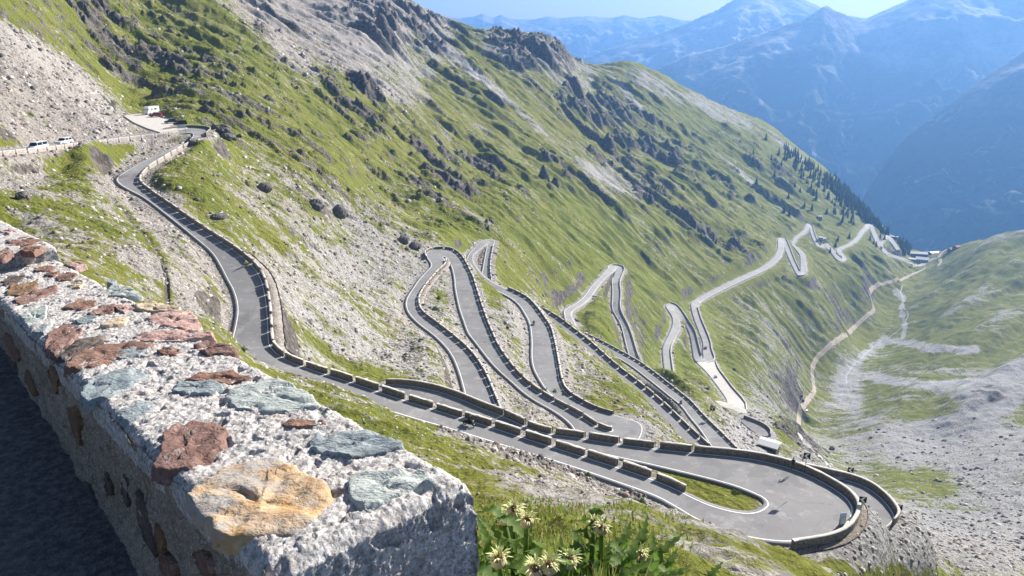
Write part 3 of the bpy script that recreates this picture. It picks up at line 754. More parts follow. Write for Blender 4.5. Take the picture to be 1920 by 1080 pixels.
fx = FR * np.sin(FA); fy = FR * np.cos(FA)
FZ = np.full(FA.shape, -950.0)
rid3 = ridged(fx / 210, fy / 210, 3, 77); rid = ridged(fx / 900, fy / 900, 5, 71); rid2 = fbm(fx / 260, fy / 260, 4, 75)
for k, (d, s1, s2, pl) in enumerate(RANGES):
    P = np.array([at_d(x, y, d) for x, y in pl])
    a = np.arctan2(P[:, 0], P[:, 1]); r = np.hypot(P[:, 0], P[:, 1])
    rk = np.interp(fa, a, r)[None]; zk = np.interp(fa, a, P[:, 2])[None]
    rw = rk + 260 * fbm(FA * 9, FA * 0 + k, 3, 80 + k) * 0
    dr = rk - FR
    amp_ = np.clip(np.abs(dr) / 900, 0, 1)
    h = np.where(dr > 0, zk - s1 * dr * (1 - .12 * np.clip(dr / 2500, 0, 1)), zk + s2 * dr) + amp_ * (rid * 240 + rid2 * 80 + rid3 * 55) - amp_ * 95
    FZ = np.maximum(FZ, h)
far = mesh_np('mountains', np.stack([fx.ravel(), fy.ravel(), FZ.ravel()], 1), grid_quads(len(fr), len(fa)), [])
tag(far, kind='structure')
tm = NT('mountain_ground')
pm = tm.obj()
geo = tm.n('ShaderNodeNewGeometry')
zz = tm.n('ShaderNodeSeparateXYZ'); tm.l(pm, zz.inputs[0])
hgt = tm.math('ADD', zz.outputs[2], tm.math('MULTIPLY', tm.math('SUBTRACT', tm.noise(pm, .0022, 6, .6), .5), 700))
forest = tm.mix(tm.ss(tm.noise(pm, .02, 4), .35, .65), (.018, .028, .014), (.035, .05, .02))
meadow = tm.mix(tm.noise(pm, .006, 5), (.05, .06, .03), (.10, .10, .055))
stone = tm.mix(tm.ss(tm.noise(pm, .004, 6, .65), .35, .65), (.10, .095, .09), (.42, .39, .36))
mc = tm.mix(tm.ss(hgt, -560, -420), forest, meadow)
mc = tm.mix(tm.ss(hgt, -330, -120), mc, stone)
chute = tm.noise(tm.mapping(pm, scale=(1, 1, .35)), .0045, 9, .74, .8)
mc = tm.mix(tm.ss(chute, .54, .72, 0, .8), mc, (.50, .47, .44))
tm.base(mc); tm.rough(.95); tm.b.inputs['Specular IOR Level'].default_value = .05
tm.bump(tm.noise(pm, .012, 6, .65), 30, .7)
far.data.materials.append(tm.m)

# ------------------------------------------------------------------ haze
mh = bpy.data.materials.new('haze_air'); mh.use_nodes = True
ht = mh.node_tree; ht.nodes.clear()
ho = ht.nodes.new('ShaderNodeOutputMaterial'); hv = ht.nodes.new('ShaderNodeVolumePrincipled')
hv.inputs['Color'].default_value = (.170, .37, .765, 1)
hv.inputs['Density'].default_value = .000135
hv.inputs['Anisotropy'].default_value = 0.35
ht.links.new(hv.outputs[0], ho.inputs['Volume'])
mz = MB(); mz.box((1500, 4600, -270), (19000, 12400, 1560))
haze = mz.build('haze', mh); tag(haze, kind='stuff')
# ------------------------------------------------------------------ masonry
def masonry(name, dark, pale, mortar, scale=3.2):
    t = NT(name); p = t.obj()
    pj = t.mapping(p, scale=(1, 1, 1.7))
    cell = t.sep(t.voro(pj, scale, out=1)); ed = t.voro(pj, scale, 'DISTANCE_TO_EDGE')
    st = t.mix(cell[0], dark, pale)
    st = t.mix(t.ss(t.noise(p, 9, 4), .35, .7, 0, .5), st, tuple(c * .5 for c in dark))
    t.base(t.mix(t.ss(ed, .02, .07), mortar, st)); t.rough(.92)
    t.b.inputs['Specular IOR Level'].default_value = .1
    t.bump(t.ss(ed, .0, .12), .06, .8)
    return t.m
MASON = masonry('rubble_masonry', (.12, .10, .08), (.30, .26, .21), (.36, .33, .29))
PALEMASON = masonry('pale_masonry', (.30, .255, .22), (.52, .46, .41), (.50, .46, .42), 2.0)
CAP = simple_mat('wall_cap', (.50, .465, .42), .95, var=.35, scale=3.0)
FARWALL = simple_mat('far_wall_stone', (.42, .39, .36), .95, var=.3, scale=.6)
DARKMETAL = simple_mat('dark_metal', (.03, .03, .032), .5, .3)

def sweep(name, A, out, th, h, drop=0.5, mats=None, parent=None, rough=0.03, seed=0, step=None, hv=None):
    """a wall along the base points A (n,3); out (n,3) unit vectors towards the outer side"""
    A = np.asarray(A); n = len(A); z = np.array([0, 0, 1.0])
    hh = (np.full(n, h) if hv is None else hv)[:, None]
    s = np.concatenate([[0], np.cumsum(np.linalg.norm(np.diff(A, axis=0), axis=1))])
    j = lambda k: (perlin(s * 1.7 + seed * 3.1, s * 0 + k * 5.3 + seed, 90)[:, None] * rough * 2)
    b = min(.07, th * .2)
    prof = [A - z * drop, A + z * (hh * .5) + out * j(1), A + z * (hh - b + j(2)), A + out * b + z * (hh + j(3)),
            A + out * (th - b) + z * (hh + j(4)), A + out * th + z * (hh - b + j(5)), A + out * (th + j(6)) + z * hh * .4, A + out * th - z * drop]
    k = len(prof)
    V = np.stack(prof, 1).reshape(-1, 3)
    Q = grid_quads(n, k)
    mi = np.tile(np.array([0, 0, 1, 1, 1, 0, 0]), n - 1)
    # end faces as quads
    ends = []
    for base in (0, (n - 1) * k):
        ends += [(base + 0, base + 1, base + 6, base + 7), (base + 1, base + 2, base + 5, base + 6), (base + 2, base + 3, base + 4, base + 5)]
    Q = np.concatenate([Q, np.array(ends)]); mi = np.concatenate([mi, np.zeros(6, int)])
    return mesh_np(name, V, Q, mats or [MASON, CAP], smooth=False, mi=mi, parent=parent)
def edge_path(nm, side, i0, i1, off=0.25):
    """smoothed edge polyline of a leg between traced cross-sections i0..i1, with outward vectors"""
    L, Rr = ROADS[nm]
    L, Rr = smooth_leg(L[i0:i1 + 1], Rr[i0:i1 + 1])
    E, O = (L, Rr) if side == 0 else (Rr, L)
    o = E - O; o[:, 2] = 0; o /= np.maximum(np.linalg.norm(o, axis=1)[:, None], 1e-6)
    return E + o * off, o
def arc(A, o, step):
    s = np.concatenate([[0], np.cumsum(np.linalg.norm(np.diff(A, axis=0), axis=1))])
    n = max(2, int(round(s[-1] / step)) + 1); t = np.linspace(0, s[-1], n)
    f = lambda Q: np.stack([np.interp(t, s, Q[:, k]) for k in range(3)], 1)
    return f, s[-1]
def blocks(nm, side, i0, i1, label, group, pitch=4.55, gap=.6, h=.95, th=.5, mats=None):
    A, o = edge_path(nm, side, i0, i1)
    s = np.concatenate([[0], np.cumsum(np.linalg.norm(np.diff(A, axis=0), axis=1))])
    n = max(1, int(s[-1] / pitch)); p = s[-1] / n
    for k in range(n):
        g1 = gap * (.35 + .4 * random.random()); g2 = gap * (.35 + .4 * random.random())
        t = np.linspace(k * p + g1, (k + 1) * p - g2, 9)
        P = np.stack([np.interp(t, s, A[:, q]) for q in range(3)], 1); O = np.stack([np.interp(t, s, o[:, q]) for q in range(3)], 1)
        O /= np.maximum(np.linalg.norm(O, axis=1)[:, None], 1e-6)
        b = sweep('guard_block', P, O, th, h * random.uniform(.90, 1.07), seed=k, rough=.06, mats=mats)
        tag(b, label, 'guard block', group)
def wall(nm, side, i0, i1, label, name='parapet_wall', th=.5, h=.95, drop=.5, off=.25, mats=None, cat='wall', step=1.0, group=None):
    A, o = edge_path(nm, side, i0, i1, off)
    f, ln = arc(A, o, step)
    P, O = f(A), f(o); O /= np.maximum(np.linalg.norm(O, axis=1)[:, None], 1e-6)
    return tag(sweep(name, P, O, th, h, drop, mats, seed=i0), label, cat, group)
GB = 'stone guard blocks along the road edges'
blocks('top', 0, 0, 9, 'low stone guard block along the topmost road in front of the brown scree slope', GB, mats=[PALEMASON, CAP])  # paler masonry paints the near faces as sunlit
wall('top', 1, 8, 12, 'dark curved parapet round the topmost left bend beside the white parking area')
blocks('top', 1, 12, 18, 'pale guard block on the steep ramp below the parking area bend', GB, mats=[PALEMASON, CAP])  # pale stone again stands in for sun on the faces
blocks('top', 1, 18, 32, 'stone guard block casting a dark shadow on the long left road bend', GB)
blocks('top', 1, 32, 48, 'stone guard block along the lowest near road, on its valley side', GB)
wall('top', 0, 51, 59, 'long curved stone parapet around the big right hairpin', step=.8)
blocks('top', 0, 59, 64, 'stone guard block beyond the grassy island of the big right hairpin', GB)
wall('top', 0, 64, 70, 'long curved stone parapet behind the near road, left of its guard blocks', step=.8)
blocks('second', 1, 0, 13, 'guard block on the right edge of the S-shaped second road', GB)
blocks('second', 0, 13, 38, 'guard block on the valley edge of the wide road right of the scree triangle', GB)
blocks('second', 1, 42, 56, 'guard block on the road passing the small central right hairpin', GB)
blocks('second', 0, 66, 85, 'guard block on the narrow road right of the central hairpin leg', GB)
blocks('third', 0, 1, 12, 'guard block on the road running down to the black turn sign', GB)
# longer parapets of the far roads: too small to show their blocks
wall('fourth', 0, 9, 21, 'thin dark low wall along the grey leg of the mid slope hairpin', mats=[FARWALL, FARWALL], th=.7, h=1.0, step=4)
wall('fifth', 1, 0, 4, 'dotted low wall beside the pale road in the middle of the slope', mats=[FARWALL, FARWALL], th=.8, h=1.0, step=4)
wall('fifth', 0, 9, 15, 'low wall along the outer side of the small mid slope hairpin', mats=[FARWALL, FARWALL], th=.8, h=1.1, step=4)
wall('fifth', 1, 17, 23, 'low wall round the hairpin above the pale gravel strip', mats=[FARWALL, FARWALL], th=.9, h=1.2, step=5)
wall('fifth', 1, 24, 31, 'grey retaining wall under the long straight pale road', 'retaining_wall', mats=[FARWALL, FARWALL], th=1.0, h=.6, drop=5, step=6)
wall('fifth', 0, 35, 38, 'low wall along the far right leg of the zigzag below the ridge', mats=[FARWALL, FARWALL], th=1.0, h=1.3, step=6)
wall('fifth', 1, 39, 41, 'stone retaining wall at the lowest corner of the far zigzag', 'retaining_wall', mats=[MASON, FARWALL], th=1.0, h=1.0, drop=7, step=5)
wall('fifth', 0, 50, 54, 'low wall beside the far road below the tiny white hut', mats=[FARWALL, FARWALL], th=1.0, h=1.3, step=6)
wall('fifth', 0, 58, 62, 'retaining wall under the far hairpin corner over the meadow', 'retaining_wall', mats=[MASON, FARWALL], th=1.0, h=1.0, drop=7, step=5)
wall('gravel', 1, 0, 5, 'stone edge along the pale gravel strip below the mid slope hairpin', mats=[MASON, FARWALL], th=.8, h=1.0, step=3)
wall('gravel', 1, 5, 7, 'curved stone wall round the white gravel bend', mats=[MASON, FARWALL], th=.7, h=1.1, step=2)
wall('lower', 1, 0, 4, 'dark walled edge of the short asphalt bend beside the small shed', mats=[MASON, FARWALL], th=.6, h=1.1, drop=2, step=2)
# retaining and cut walls
PM = [PALEMASON, PALEMASON]
wall('top', 1, 25, 35, 'pale pinkish retaining wall below the near road bend', 'retaining_wall', th=1.9, h=-.2, drop=4.2, off=.7, mats=PM)
wall('top', 1, 11, 17, 'pale retaining wall under the ramp from the parking bend', 'retaining_wall', th=1.5, h=-.2, drop=3, off=.7, mats=PM)
wall('top', 0, 0, 4, 'tall pale rubble wall carrying the topmost road at the left edge', 'retaining_wall', th=3.0, h=-.15, drop=6.5, off=.7, mats=PM)
wall('second', 1, 7, 13, 'pale outer wall of the inner bend at the second left hairpin', 'retaining_wall', th=1.6, h=-.2, drop=2.2, off=.7, mats=PM)
wall('top', 0, 51, 56, 'high rough retaining wall under the big right hairpin', 'retaining_wall', th=1.0, h=-.2, drop=7, off=.7, mats=[MASON, MASON])
wall('fourth', 0, 10, 14, 'grey ribbed buttress wall at the corner of the mid slope hairpin', 'retaining_wall', th=1.0, h=-.3, drop=6, off=1.0, mats=[MASON, FARWALL], step=3)
build_road('under', *SM['under'], [ASPH], True)
wall('under', 0, 0, 7, 'second curved stone parapet just below the big right hairpin', step=.7, drop=2.0)
# ------------------------------------------------------------------ the parapet in the foreground
H_TOP = .85
WD = ray(-302, 268); WD = WD / np.linalg.norm(WD)
WP = np.array([WD[1], -WD[0], 0.0]); WP /= np.linalg.norm(WP)        # across, to the right
WN = np.cross(WP, WD); WN = WN if WN[2] > 0 else -WN
def on_top(px, py, lift=0.0):
    r = ray(px, py); c = -H_TOP * WN[2] + lift
    return r * (c / (r @ WN))
C0 = on_top(880, 896)
WW = .488
ORG = C0 - WP * WW                                                    # near left corner of the top
LEN = float((on_top(100, 488) - C0) @ WD)
def gran(u, v, seed=0, k=1.0):
    """gravelly mortar: rounded grains, pits and broad unevenness, metres"""
    big = fbm(u / .16, v / .16, 3, 100 + seed) * .008
    mid = fbm(u / .035, v / .035, 3, 104 + seed) * .006
    g1 = np.abs(perlin(u / .013, v / .013, 107 + seed)) * .0065
    g2 = np.abs(perlin(u / .0065, v / .0065, 108 + seed)) * .0040
    pit = -sstep(.28, .55, perlin(u / .05, v / .05, 109 + seed)) * .012
    return (big + mid + g1 * 1.0 + g2 + pit) * k
def mortar_mat(name, base, dark):
    t = NT(name); p = t.obj()
    n1 = t.noise(p, 55, 5, .7); n2 = t.noise(p, 7, 4); n3 = t.noise(p, 170, 3, .6)
    c = t.mix(t.ss(n1, .38, .62), dark, base)
    c = t.mix(t.ss(n2, .4, .75, 0, .35), c, (.50, .41, .37))
    c = t.mix(t.ss(n3, .56, .68, 0, .75), c, (.10, .09, .095))
    c = t.mix(t.ss(n3, .30, .40, .7, 0), c, (.82, .78, .76))
    t.base(c); t.rough(.95); t.b.inputs['Specular IOR Level'].default_value = .1
    t.bump(t.noise(p, 120, 4, .7), .004, .9)
    return t.m
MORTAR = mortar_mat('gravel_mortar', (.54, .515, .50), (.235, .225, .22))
FACE = mortar_mat('shaded_smeared_mortar', (.30, .25, .20), (.17, .14, .115))  # left face: browner finish, with its shade darkened into the colour
def patch(us, vs, fn, name=None):
    Uu, Vv_ = np.meshgrid(us, vs)
    return fn(Uu, Vv_).reshape(-1, 3), grid_quads(len(vs), len(us))
def uneven(n0, n1, fine_end, st0, st1):
    """positions from n0 to n1: spacing st0 up to fine_end, growing to st1"""
    o = [n0]
    while o[-1] < n1:
        k = min(1, max(0, (o[-1] - fine_end) / max(n1 - fine_end, 1e-6)))
        o.append(o[-1] + st0 + (st1 - st0) * k)
    o[-1] = n1
    return np.array(o)
RB = .035
def wall_section(name, org, length, near_end=True, seed=0, w=WW, st=(.0042, .011)):
    """top and near end in one sheet, left and right faces as two more"""
    parts = []
    edgev = lambda q: fbm(q / .12, q * 0 + seed, 3, 120) * .018
    def top_fn(S, T):
        s = np.maximum(S, 0); down = np.minimum(S, 0)
        r = gran(S, T, seed)
        lx = T + 0.0
        over_l = np.maximum(-T, 0); over_r = np.maximum(T - w, 0)
        tt = np.clip(T, 0, w)
        el = np.clip((RB - tt) / RB, 0, 1) ** 2 * RB * .8 + np.clip((RB - (w - tt)) / RB, 0, 1) ** 2 * RB * .8
        es = np.clip((RB - s) / RB, 0, 1) ** 2 * RB * .7
        ew = edgev(S)
        X = org + s[..., None] * WD + (tt + np.where(T > w * .5, ew, 0))[..., None] * WP
        up = r - el - np.where(S > 0, es, RB * .7) - (over_l + over_r)
        X = X + WN * up[..., None]
        X = X + np.array([0, 0, 1.0]) * down[..., None] - WD * np.where(S < 0, r * .9 + .012 * np.clip(-S * 8, 0, 1), 0)[..., None]
        return X
    vs = np.concatenate([np.arange(-1.25, 0, .006), uneven(0, length, min(1.1, length * .5), *st)]) if near_end else uneven(0, length, .3, *st)
    us = np.concatenate([[-.06, -.03], np.arange(0, w, st[0] if near_end else st[1]), [w, w + .03, w + .06]])
    parts.append(patch(us, vs, lambda a, b: top_fn(b, a)))
    def side_fn(S, D, side):
        r = gran(S, D * 1.0 + 5, seed + 2, .9) + fbm(S / .25, D / .15, 3, 130 + seed) * .02
        ew = edgev(S) if side > 0 else 0 * S
        t0 = (w if side > 0 else 0.0)
        X = org + S[..., None] * WD + np.full(S.shape, t0)[..., None] * WP
        X = X + WP * (side * (r - (.030 if side > 0 else .004)) + (ew if side > 0 else 0))[..., None] - np.array([0, 0, 1.0]) * D[..., None]
        return X
    ss_ = uneven(0 if near_end else .0, length, min(1.1, length * .5), st[0] * 1.5, st[1] * 1.5)
    ds = np.concatenate([np.arange(.012, .95, .0075), [1.1, 1.3]])
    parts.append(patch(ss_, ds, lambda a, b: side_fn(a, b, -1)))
    parts.append(patch(ss_[::2], np.concatenate([np.arange(.012, .3, .015), [.8, 1.6]]), lambda a, b: side_fn(a, b, 1)))
    V = []; Q = []; o = 0; mi = []
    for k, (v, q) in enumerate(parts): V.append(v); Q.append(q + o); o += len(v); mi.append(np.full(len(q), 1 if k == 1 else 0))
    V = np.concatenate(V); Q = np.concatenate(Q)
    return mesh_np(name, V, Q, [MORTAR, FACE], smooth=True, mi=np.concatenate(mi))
PW = wall_section('parapet_wall', ORG, LEN, True, 0)
tag(PW, 'thick foreground parapet of pale gravelly mortar with coloured flat stones set in its top', 'parapet wall')
ORG2 = ORG + WD * (LEN - .02) + WN * .10
PW2 = wall_section('parapet_wall', ORG2, 7.0, True, 7, st=(.012, .03))
tag(PW2, 'farther, slightly higher piece of the foreground parapet at the left edge', 'parapet wall')

def stone_mat(name, c1, c2, c3, sc=1.0, stretch=(1, 1, 1)):
    t = NT(name); p = t.mapping(t.obj(), scale=stretch, rot=(0, 0, R(20)))
    n1 = t.noise(p, 9 * sc, 6, .65, .6); n2 = t.noise(p, 24 * sc, 5, .7, .4); n3 = t.noise(p, 80 * sc, 3)
    c = t.mix(t.ss(n1, .36, .62), c1, c2)
    c = t.mix(t.ss(n2, .50, .66), c, c3)
    c = t.mix(t.ss(n3, .54, .72, 0, .55), c, tuple(k * .3 for k in c1))
    t.base(c); t.rough(.85); t.b.inputs['Specular IOR Level'].default_value = .15
    t.bump(t.math('ADD', n2, t.math('MULTIPLY', n3, .5)), .010, 1.0)
    return t.m
S_OR = stone_mat('orange_schist', (.42, .255, .115), (.31, .29, .275), (.48, .36, .23), .6, stretch=(1, 1.3, 1))
S_RED = stone_mat('red_brown_stone', (.135, .078, .066), (.205, .125, .105), (.26, .195, .175))
S_RUST = stone_mat('rust_stone', (.225, .125, .09), (.165, .10, .085), (.31, .215, .17), stretch=(1, 2, 1))
S_BLUE = stone_mat('pale_green_slate', (.31, .345, .33), (.42, .44, .42), (.225, .255, .255), stretch=(1, 2, 1))
S_GREY = stone_mat('blue_grey_slate', (.20, .24, .26), (.29, .32, .33), (.15, .17, .185), stretch=(1, 2, 1))
S_PINK = stone_mat('mottled_pink_stone', (.42, .27, .235), (.34, .22, .20), (.50, .40, .34))
S_TAN = stone_mat('tan_stone', (.46, .37, .26), (.38, .31, .23), (.52, .44, .34))
S_DARK = stone_mat('dark_stone', (.07, .06, .06), (.12, .095, .085), (.16, .12, .10))
S_OCHRE = stone_mat('ochre_brown_stone', (.20, .12, .07), (.14, .09, .06), (.26, .17, .10))

def set_stone(outline, mat, frame, name='stone', parent=None, h=.012, sink=.03, seed=0, label=None, layers=2):
    """flat stone bedded in the wall; outline = list of 3-D points on the face, frame = face normal"""
    P = np.array(outline); n = len(P); c = P.mean(0)
    N = np.asarray(frame)
    # resample the outline, roughen it
    Pc = np.concatenate([P, P[:1]]); s = np.concatenate([[0], np.cumsum(np.linalg.norm(np.diff(Pc, axis=0), axis=1))])
    m = 56; t = np.linspace(0, s[-1], m, endpoint=False)
    O = np.stack([np.interp(t, s, Pc[:, k]) for k in range(3)], 1)
    size = np.sqrt(((O - c) ** 2).sum(1)).mean()
    O = c + (O - c) * (1 + .07 * perlin(t / size * 2.3 + seed, t * 0 + seed * 1.7, 140)[:, None] + .06 * perlin(t / size * 6 + seed, t * 0, 141)[:, None])
    rings = [(1.04, -sink), (1.0, -.010), (.985, h * .2), (.965, h * .8)] + [(k, h) for k in (.93, .86, .77, .66, .54, .42, .3, .18, .08)]
    V = []
    ex = (O[0] - c); ex = ex / np.linalg.norm(ex); ey = np.cross(N, ex)
    for k, hh in rings:
        Q = c + (O - c) * k
        a = (Q - c) @ ex; b = (Q - c) @ ey
        lay = fbm(a / .07 + seed, b / .035, 3, 150 + seed % 7)
        rel = np.floor(lay * 3 * layers) / (3 * layers) * .009 + fbm(a / .02, b / .02, 3, 160) * .004 + fbm(a / .12 + seed, b / .12, 2, 163) * .008 - .010 * sstep(.2, .0, np.abs(perlin(a / .16 + seed, b / .09, 170))) * (size > .06)
        V.append(Q + N * (hh + (rel if hh > -.001 else 0 * rel))[:, None])
    V.append((c + N * (h + .002))[None])
    V = np.concatenate(V); r = len(rings); Q = []
    for i in range(r - 1):
        for j in range(m):
            Q.append((i * m + j, i * m + (j + 1) % m, (i + 1) * m + (j + 1) % m, (i + 1) * m + j))
    for j in range(0, m, 2):
        Q.append(((r - 1) * m + j, (r - 1) * m + (j + 1) % m, (r - 1) * m + (j + 2) % m, r * m))
    o = mesh_np(name, V, np.array(Q), mat, smooth=True, parent=parent)
    if label: o['label'] = label
    bm = bmesh.new(); bm.from_mesh(o.data); bmesh.ops.recalc_face_normals(bm, faces=bm.faces); bm.to_mesh(o.data); bm.free()
    return o
TOPS = [
 (S_OR, [(348,935),(362,915),(435,875),(510,858),(540,868),(585,895),(618,912),(628,935),(600,960),(590,985),(550,1003),(520,1008),(480,1012),(425,1015),(400,1000),(385,980),(360,965)], .022, 'large orange layered stone at the near end'),
 (S_RED, [(282,880),(300,855),(308,815),(325,800),(365,793),(410,797),(430,810),(425,835),(390,865),(355,882),(310,888)], .020, 'dark red brown stone'),
 (S_BLUE, [(420,745),(445,725),(500,713),(540,715),(590,745),(602,765),(570,773),(500,775),(440,770)], .008, 'large pale green slate'),
 (S_GREY, [(575,835),(590,822),(640,810),(700,813),(750,825),(757,840),(720,850),(660,862),(600,852)], .012, None),
 (S_BLUE, [(650,910),(660,895),(700,888),(760,883),(810,890),(820,905),(780,918),(735,938),(700,955),(685,962),(655,940)], .012, 'pale slate at the near right corner'),
 (S_GREY, [(215,780),(270,752),(292,758),(285,775),(240,795)], .010, None),
 (S_GREY, [(150,745),(165,712),(210,698),(270,695),(278,705),(240,730),(200,748),(165,752)], .012, None),
 (S_RUST, [(345,715),(370,703),(440,699),(475,711),(440,720),(380,720)], .006, None),
 (S_GREY, [(322,738),(335,717),(400,717),(422,729),(390,741)], .006, None),
 (S_RED, [(362,650),(385,640),(430,648),(447,660),(420,668),(390,668)], .012, None),
 (S_RUST, [(120,690),(135,672),(180,650),(240,643),(290,645),(280,655),(230,667),(175,692),(140,697)], .014, 'long rust brown stone'),
 (S_RED, [(82,655),(92,625),(120,608),(152,612),(155,622),(140,638),(118,655),(100,665)], .014, None),
 (S_DARK, [(98,668),(140,640),(198,632),(195,645),(150,662),(120,678)], .012, None),
 (S_PINK, [(245,632),(300,620),(395,620),(404,632),(340,641),(270,642)], .006, None),
 (S_PINK, [(266,597),(310,583),(360,585),(374,605),(345,618),(300,613)], .010, 'mottled pink stone'),
 (S_TAN, [(250,571),(290,565),(340,579),(335,586),(290,586),(252,581)], .008, None),
 (S_RUST, [(110,580),(150,563),(182,565),(180,574),(150,583)], .010, None),
 (S_RED, [(160,591),(200,575),(217,572),(214,584),(190,593)], .009, None),
 (S_TAN, [(186,613),(215,597),(246,595),(235,608),(200,616)], .008, None),
 (S_GREY, [(140,603),(165,594),(185,596),(175,606),(150,611)], .008, None),
 (S_OCHRE, [(10,556),(20,535),(70,527),(73,540),(40,556)], .012, None),
 (S_RED, [(22,566),(60,548),(107,537),(109,546),(70,563),(35,573)], .010, None),
 (S_RUST, [(63,509),(85,499),(106,503),(95,511)], .008, None),
 (S_RED, [(104,522),(125,511),(147,515),(135,526),(110,529)], .008, None),
 (S_RED, [(82,517),(97,511),(113,512),(100,520)], .007, None),
 (S_PINK, [(118,497),(150,491),(162,497),(140,503)], .006, None),
 (S_TAN, [(128,535),(145,527),(160,531),(150,541),(132,542)], .006, None),
 (S_DARK, [(0,530),(20,519),(50,517),(40,528),(10,538)], .008, None),
 (S_BLUE, [(196,545),(215,532),(245,540),(266,553),(240,557),(205,556)], .006, None),
 (S_GREY, [(200,533),(208,524),(220,528),(212,536)], .014, None),
 (S_BLUE, [(36,592),(90,574),(86,598),(50,613)], .008, None),
 (S_PINK, [(212,578),(236,574),(254,580),(232,587)], .006, None),
 (S_RUST, [(528,801),(545,793),(606,790),(612,797),(560,806)], .005, None),
 (S_RUST, [(294,661),(318,655),(340,659),(330,667),(305,668)], .006, None),
 (S_GREY, [(60,625),(80,612),(95,612),(82,628)], .008, None),
 (S_GREY, [(215,665),(250,655),(285,653),(262,668),(225,676)], .006, None),
]
for k, (m, pl, h, lb) in enumerate(TOPS):
    set_stone([on_top(x, y, .004) for x, y in pl], m, WN, parent=PW, h=.0075 + h * .22, seed=k + 1, label=lb)
def on_top2(px, py):
    r = ray(px, py); return r * ((ORG2 @ WN) / (r @ WN))
for k, (m, pl) in enumerate([(S_RUST, [(10,452),(45,446),(82,452),(60,462),(20,462)]), (S_RED, [(0,474),(15,466),(26,472),(10,484),(-4,486)]), (S_RUST, [(36,468),(58,462),(82,464),(64,474),(42,474)]), (S_PINK, [(0,436),(18,430),(34,436),(16,441)])]):
    set_stone([on_top2(x, y) for x, y in pl], m, WN, parent=PW2, h=.012, seed=k + 60)
# stones in the shaded left face
LN = -WP
def on_left(px, py):
    r = ray(px, py); return r * ((ORG @ WP - .012) / (r @ WP))
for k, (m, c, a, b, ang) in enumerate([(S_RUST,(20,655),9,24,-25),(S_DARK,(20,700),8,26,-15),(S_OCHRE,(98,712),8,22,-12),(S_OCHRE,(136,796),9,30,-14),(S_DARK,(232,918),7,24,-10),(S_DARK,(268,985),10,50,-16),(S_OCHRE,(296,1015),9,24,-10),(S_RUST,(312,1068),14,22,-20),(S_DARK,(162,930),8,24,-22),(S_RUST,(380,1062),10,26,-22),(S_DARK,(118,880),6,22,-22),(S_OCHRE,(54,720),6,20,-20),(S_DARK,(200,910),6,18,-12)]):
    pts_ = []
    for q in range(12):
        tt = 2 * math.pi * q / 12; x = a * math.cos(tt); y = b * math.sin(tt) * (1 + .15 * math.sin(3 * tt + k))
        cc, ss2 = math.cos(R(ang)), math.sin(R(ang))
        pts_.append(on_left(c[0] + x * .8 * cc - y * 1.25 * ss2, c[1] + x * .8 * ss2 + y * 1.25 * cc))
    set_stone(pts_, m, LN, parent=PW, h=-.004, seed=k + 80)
# loose pebbles lying in the mortar surface would be part of it; the pavement on the viewer's side
pv = MB()
q0 = ORG - WP * .0
pav = []
for (a, b) in ((-3.0, .02), (-3.0, -3.5), (9.0, -3.5), (9.0, .02)):
    p = ORG + WD * a + WP * b; pav.append((p[0], p[1], -1.66 + .0 * a))
tpv = NT('old_pavement'); ppv = tpv.obj()
tpv.base(tpv.mix(tpv.ss(tpv.noise(ppv, 30, 5, .7), .35, .7), (.06, .06, .065), (.16, .155, .15))); tpv.rough(.95)
tpv.bump(tpv.noise(ppv, 60, 4), .01, .8)
pavo = flat_poly('pavement', pav, tpv.m); tag(pavo, kind='structure')
# ------------------------------------------------------------------ places on the road
def road_at(nm, px, py):
    L, Rr = SM[nm]; M = (L + Rr) / 2
    A = np.concatenate([M[:-1] + (M[1:] - M[:-1]) * q for q in (0, .25, .5, .75)]); T = np.concatenate([M[1:] - M[:-1]] * 4)
    qx, qy, _ = project(A[:, 0], A[:, 1], A[:, 2])
    k = int(np.argmin((qx - px) ** 2 + (qy - py) ** 2))
    p = at_z(px, py, A[k, 2]); t_ = T[k]
    return Vector(p), math.atan2(t_[1], t_[0])
def glossy(name, col, rough=.3):
    t = NT(name); n = t.noise(t.obj(), 3.0, 3)
    t.base(t.mix(n, tuple(c * .9 for c in col), tuple(min(1, c * 1.1) for c in col))); t.rough(rough)
    t.b.inputs['Coat Weight'].default_value = .4
    return t.m
GLASS = glossy('dark_glass', (.02, .025, .03), .1)
TYRE = simple_mat('tyre_rubber', (.02, .02, .02), .9)
RIM = simple_mat('alloy_rim', (.35, .35, .36), .4, .6)
LAMP = glossy('lamp_glass', (.7, .7, .68), .15)
REDLAMP = glossy('red_lamp_glass', (.35, .02, .02), .2)
WHITE = glossy('white_paint', (.74, .75, .76)); REDP = glossy('red_paint', (.26, .015, .02)); BLUE = glossy('dark_blue_paint', (.02, .035, .09)); BLACK = glossy('black_paint', (.015, .015, .018)); GREYP = glossy('grey_paint', (.22, .23, .24)); LBLUE = glossy('pale_blue_paint', (.45, .55, .62))

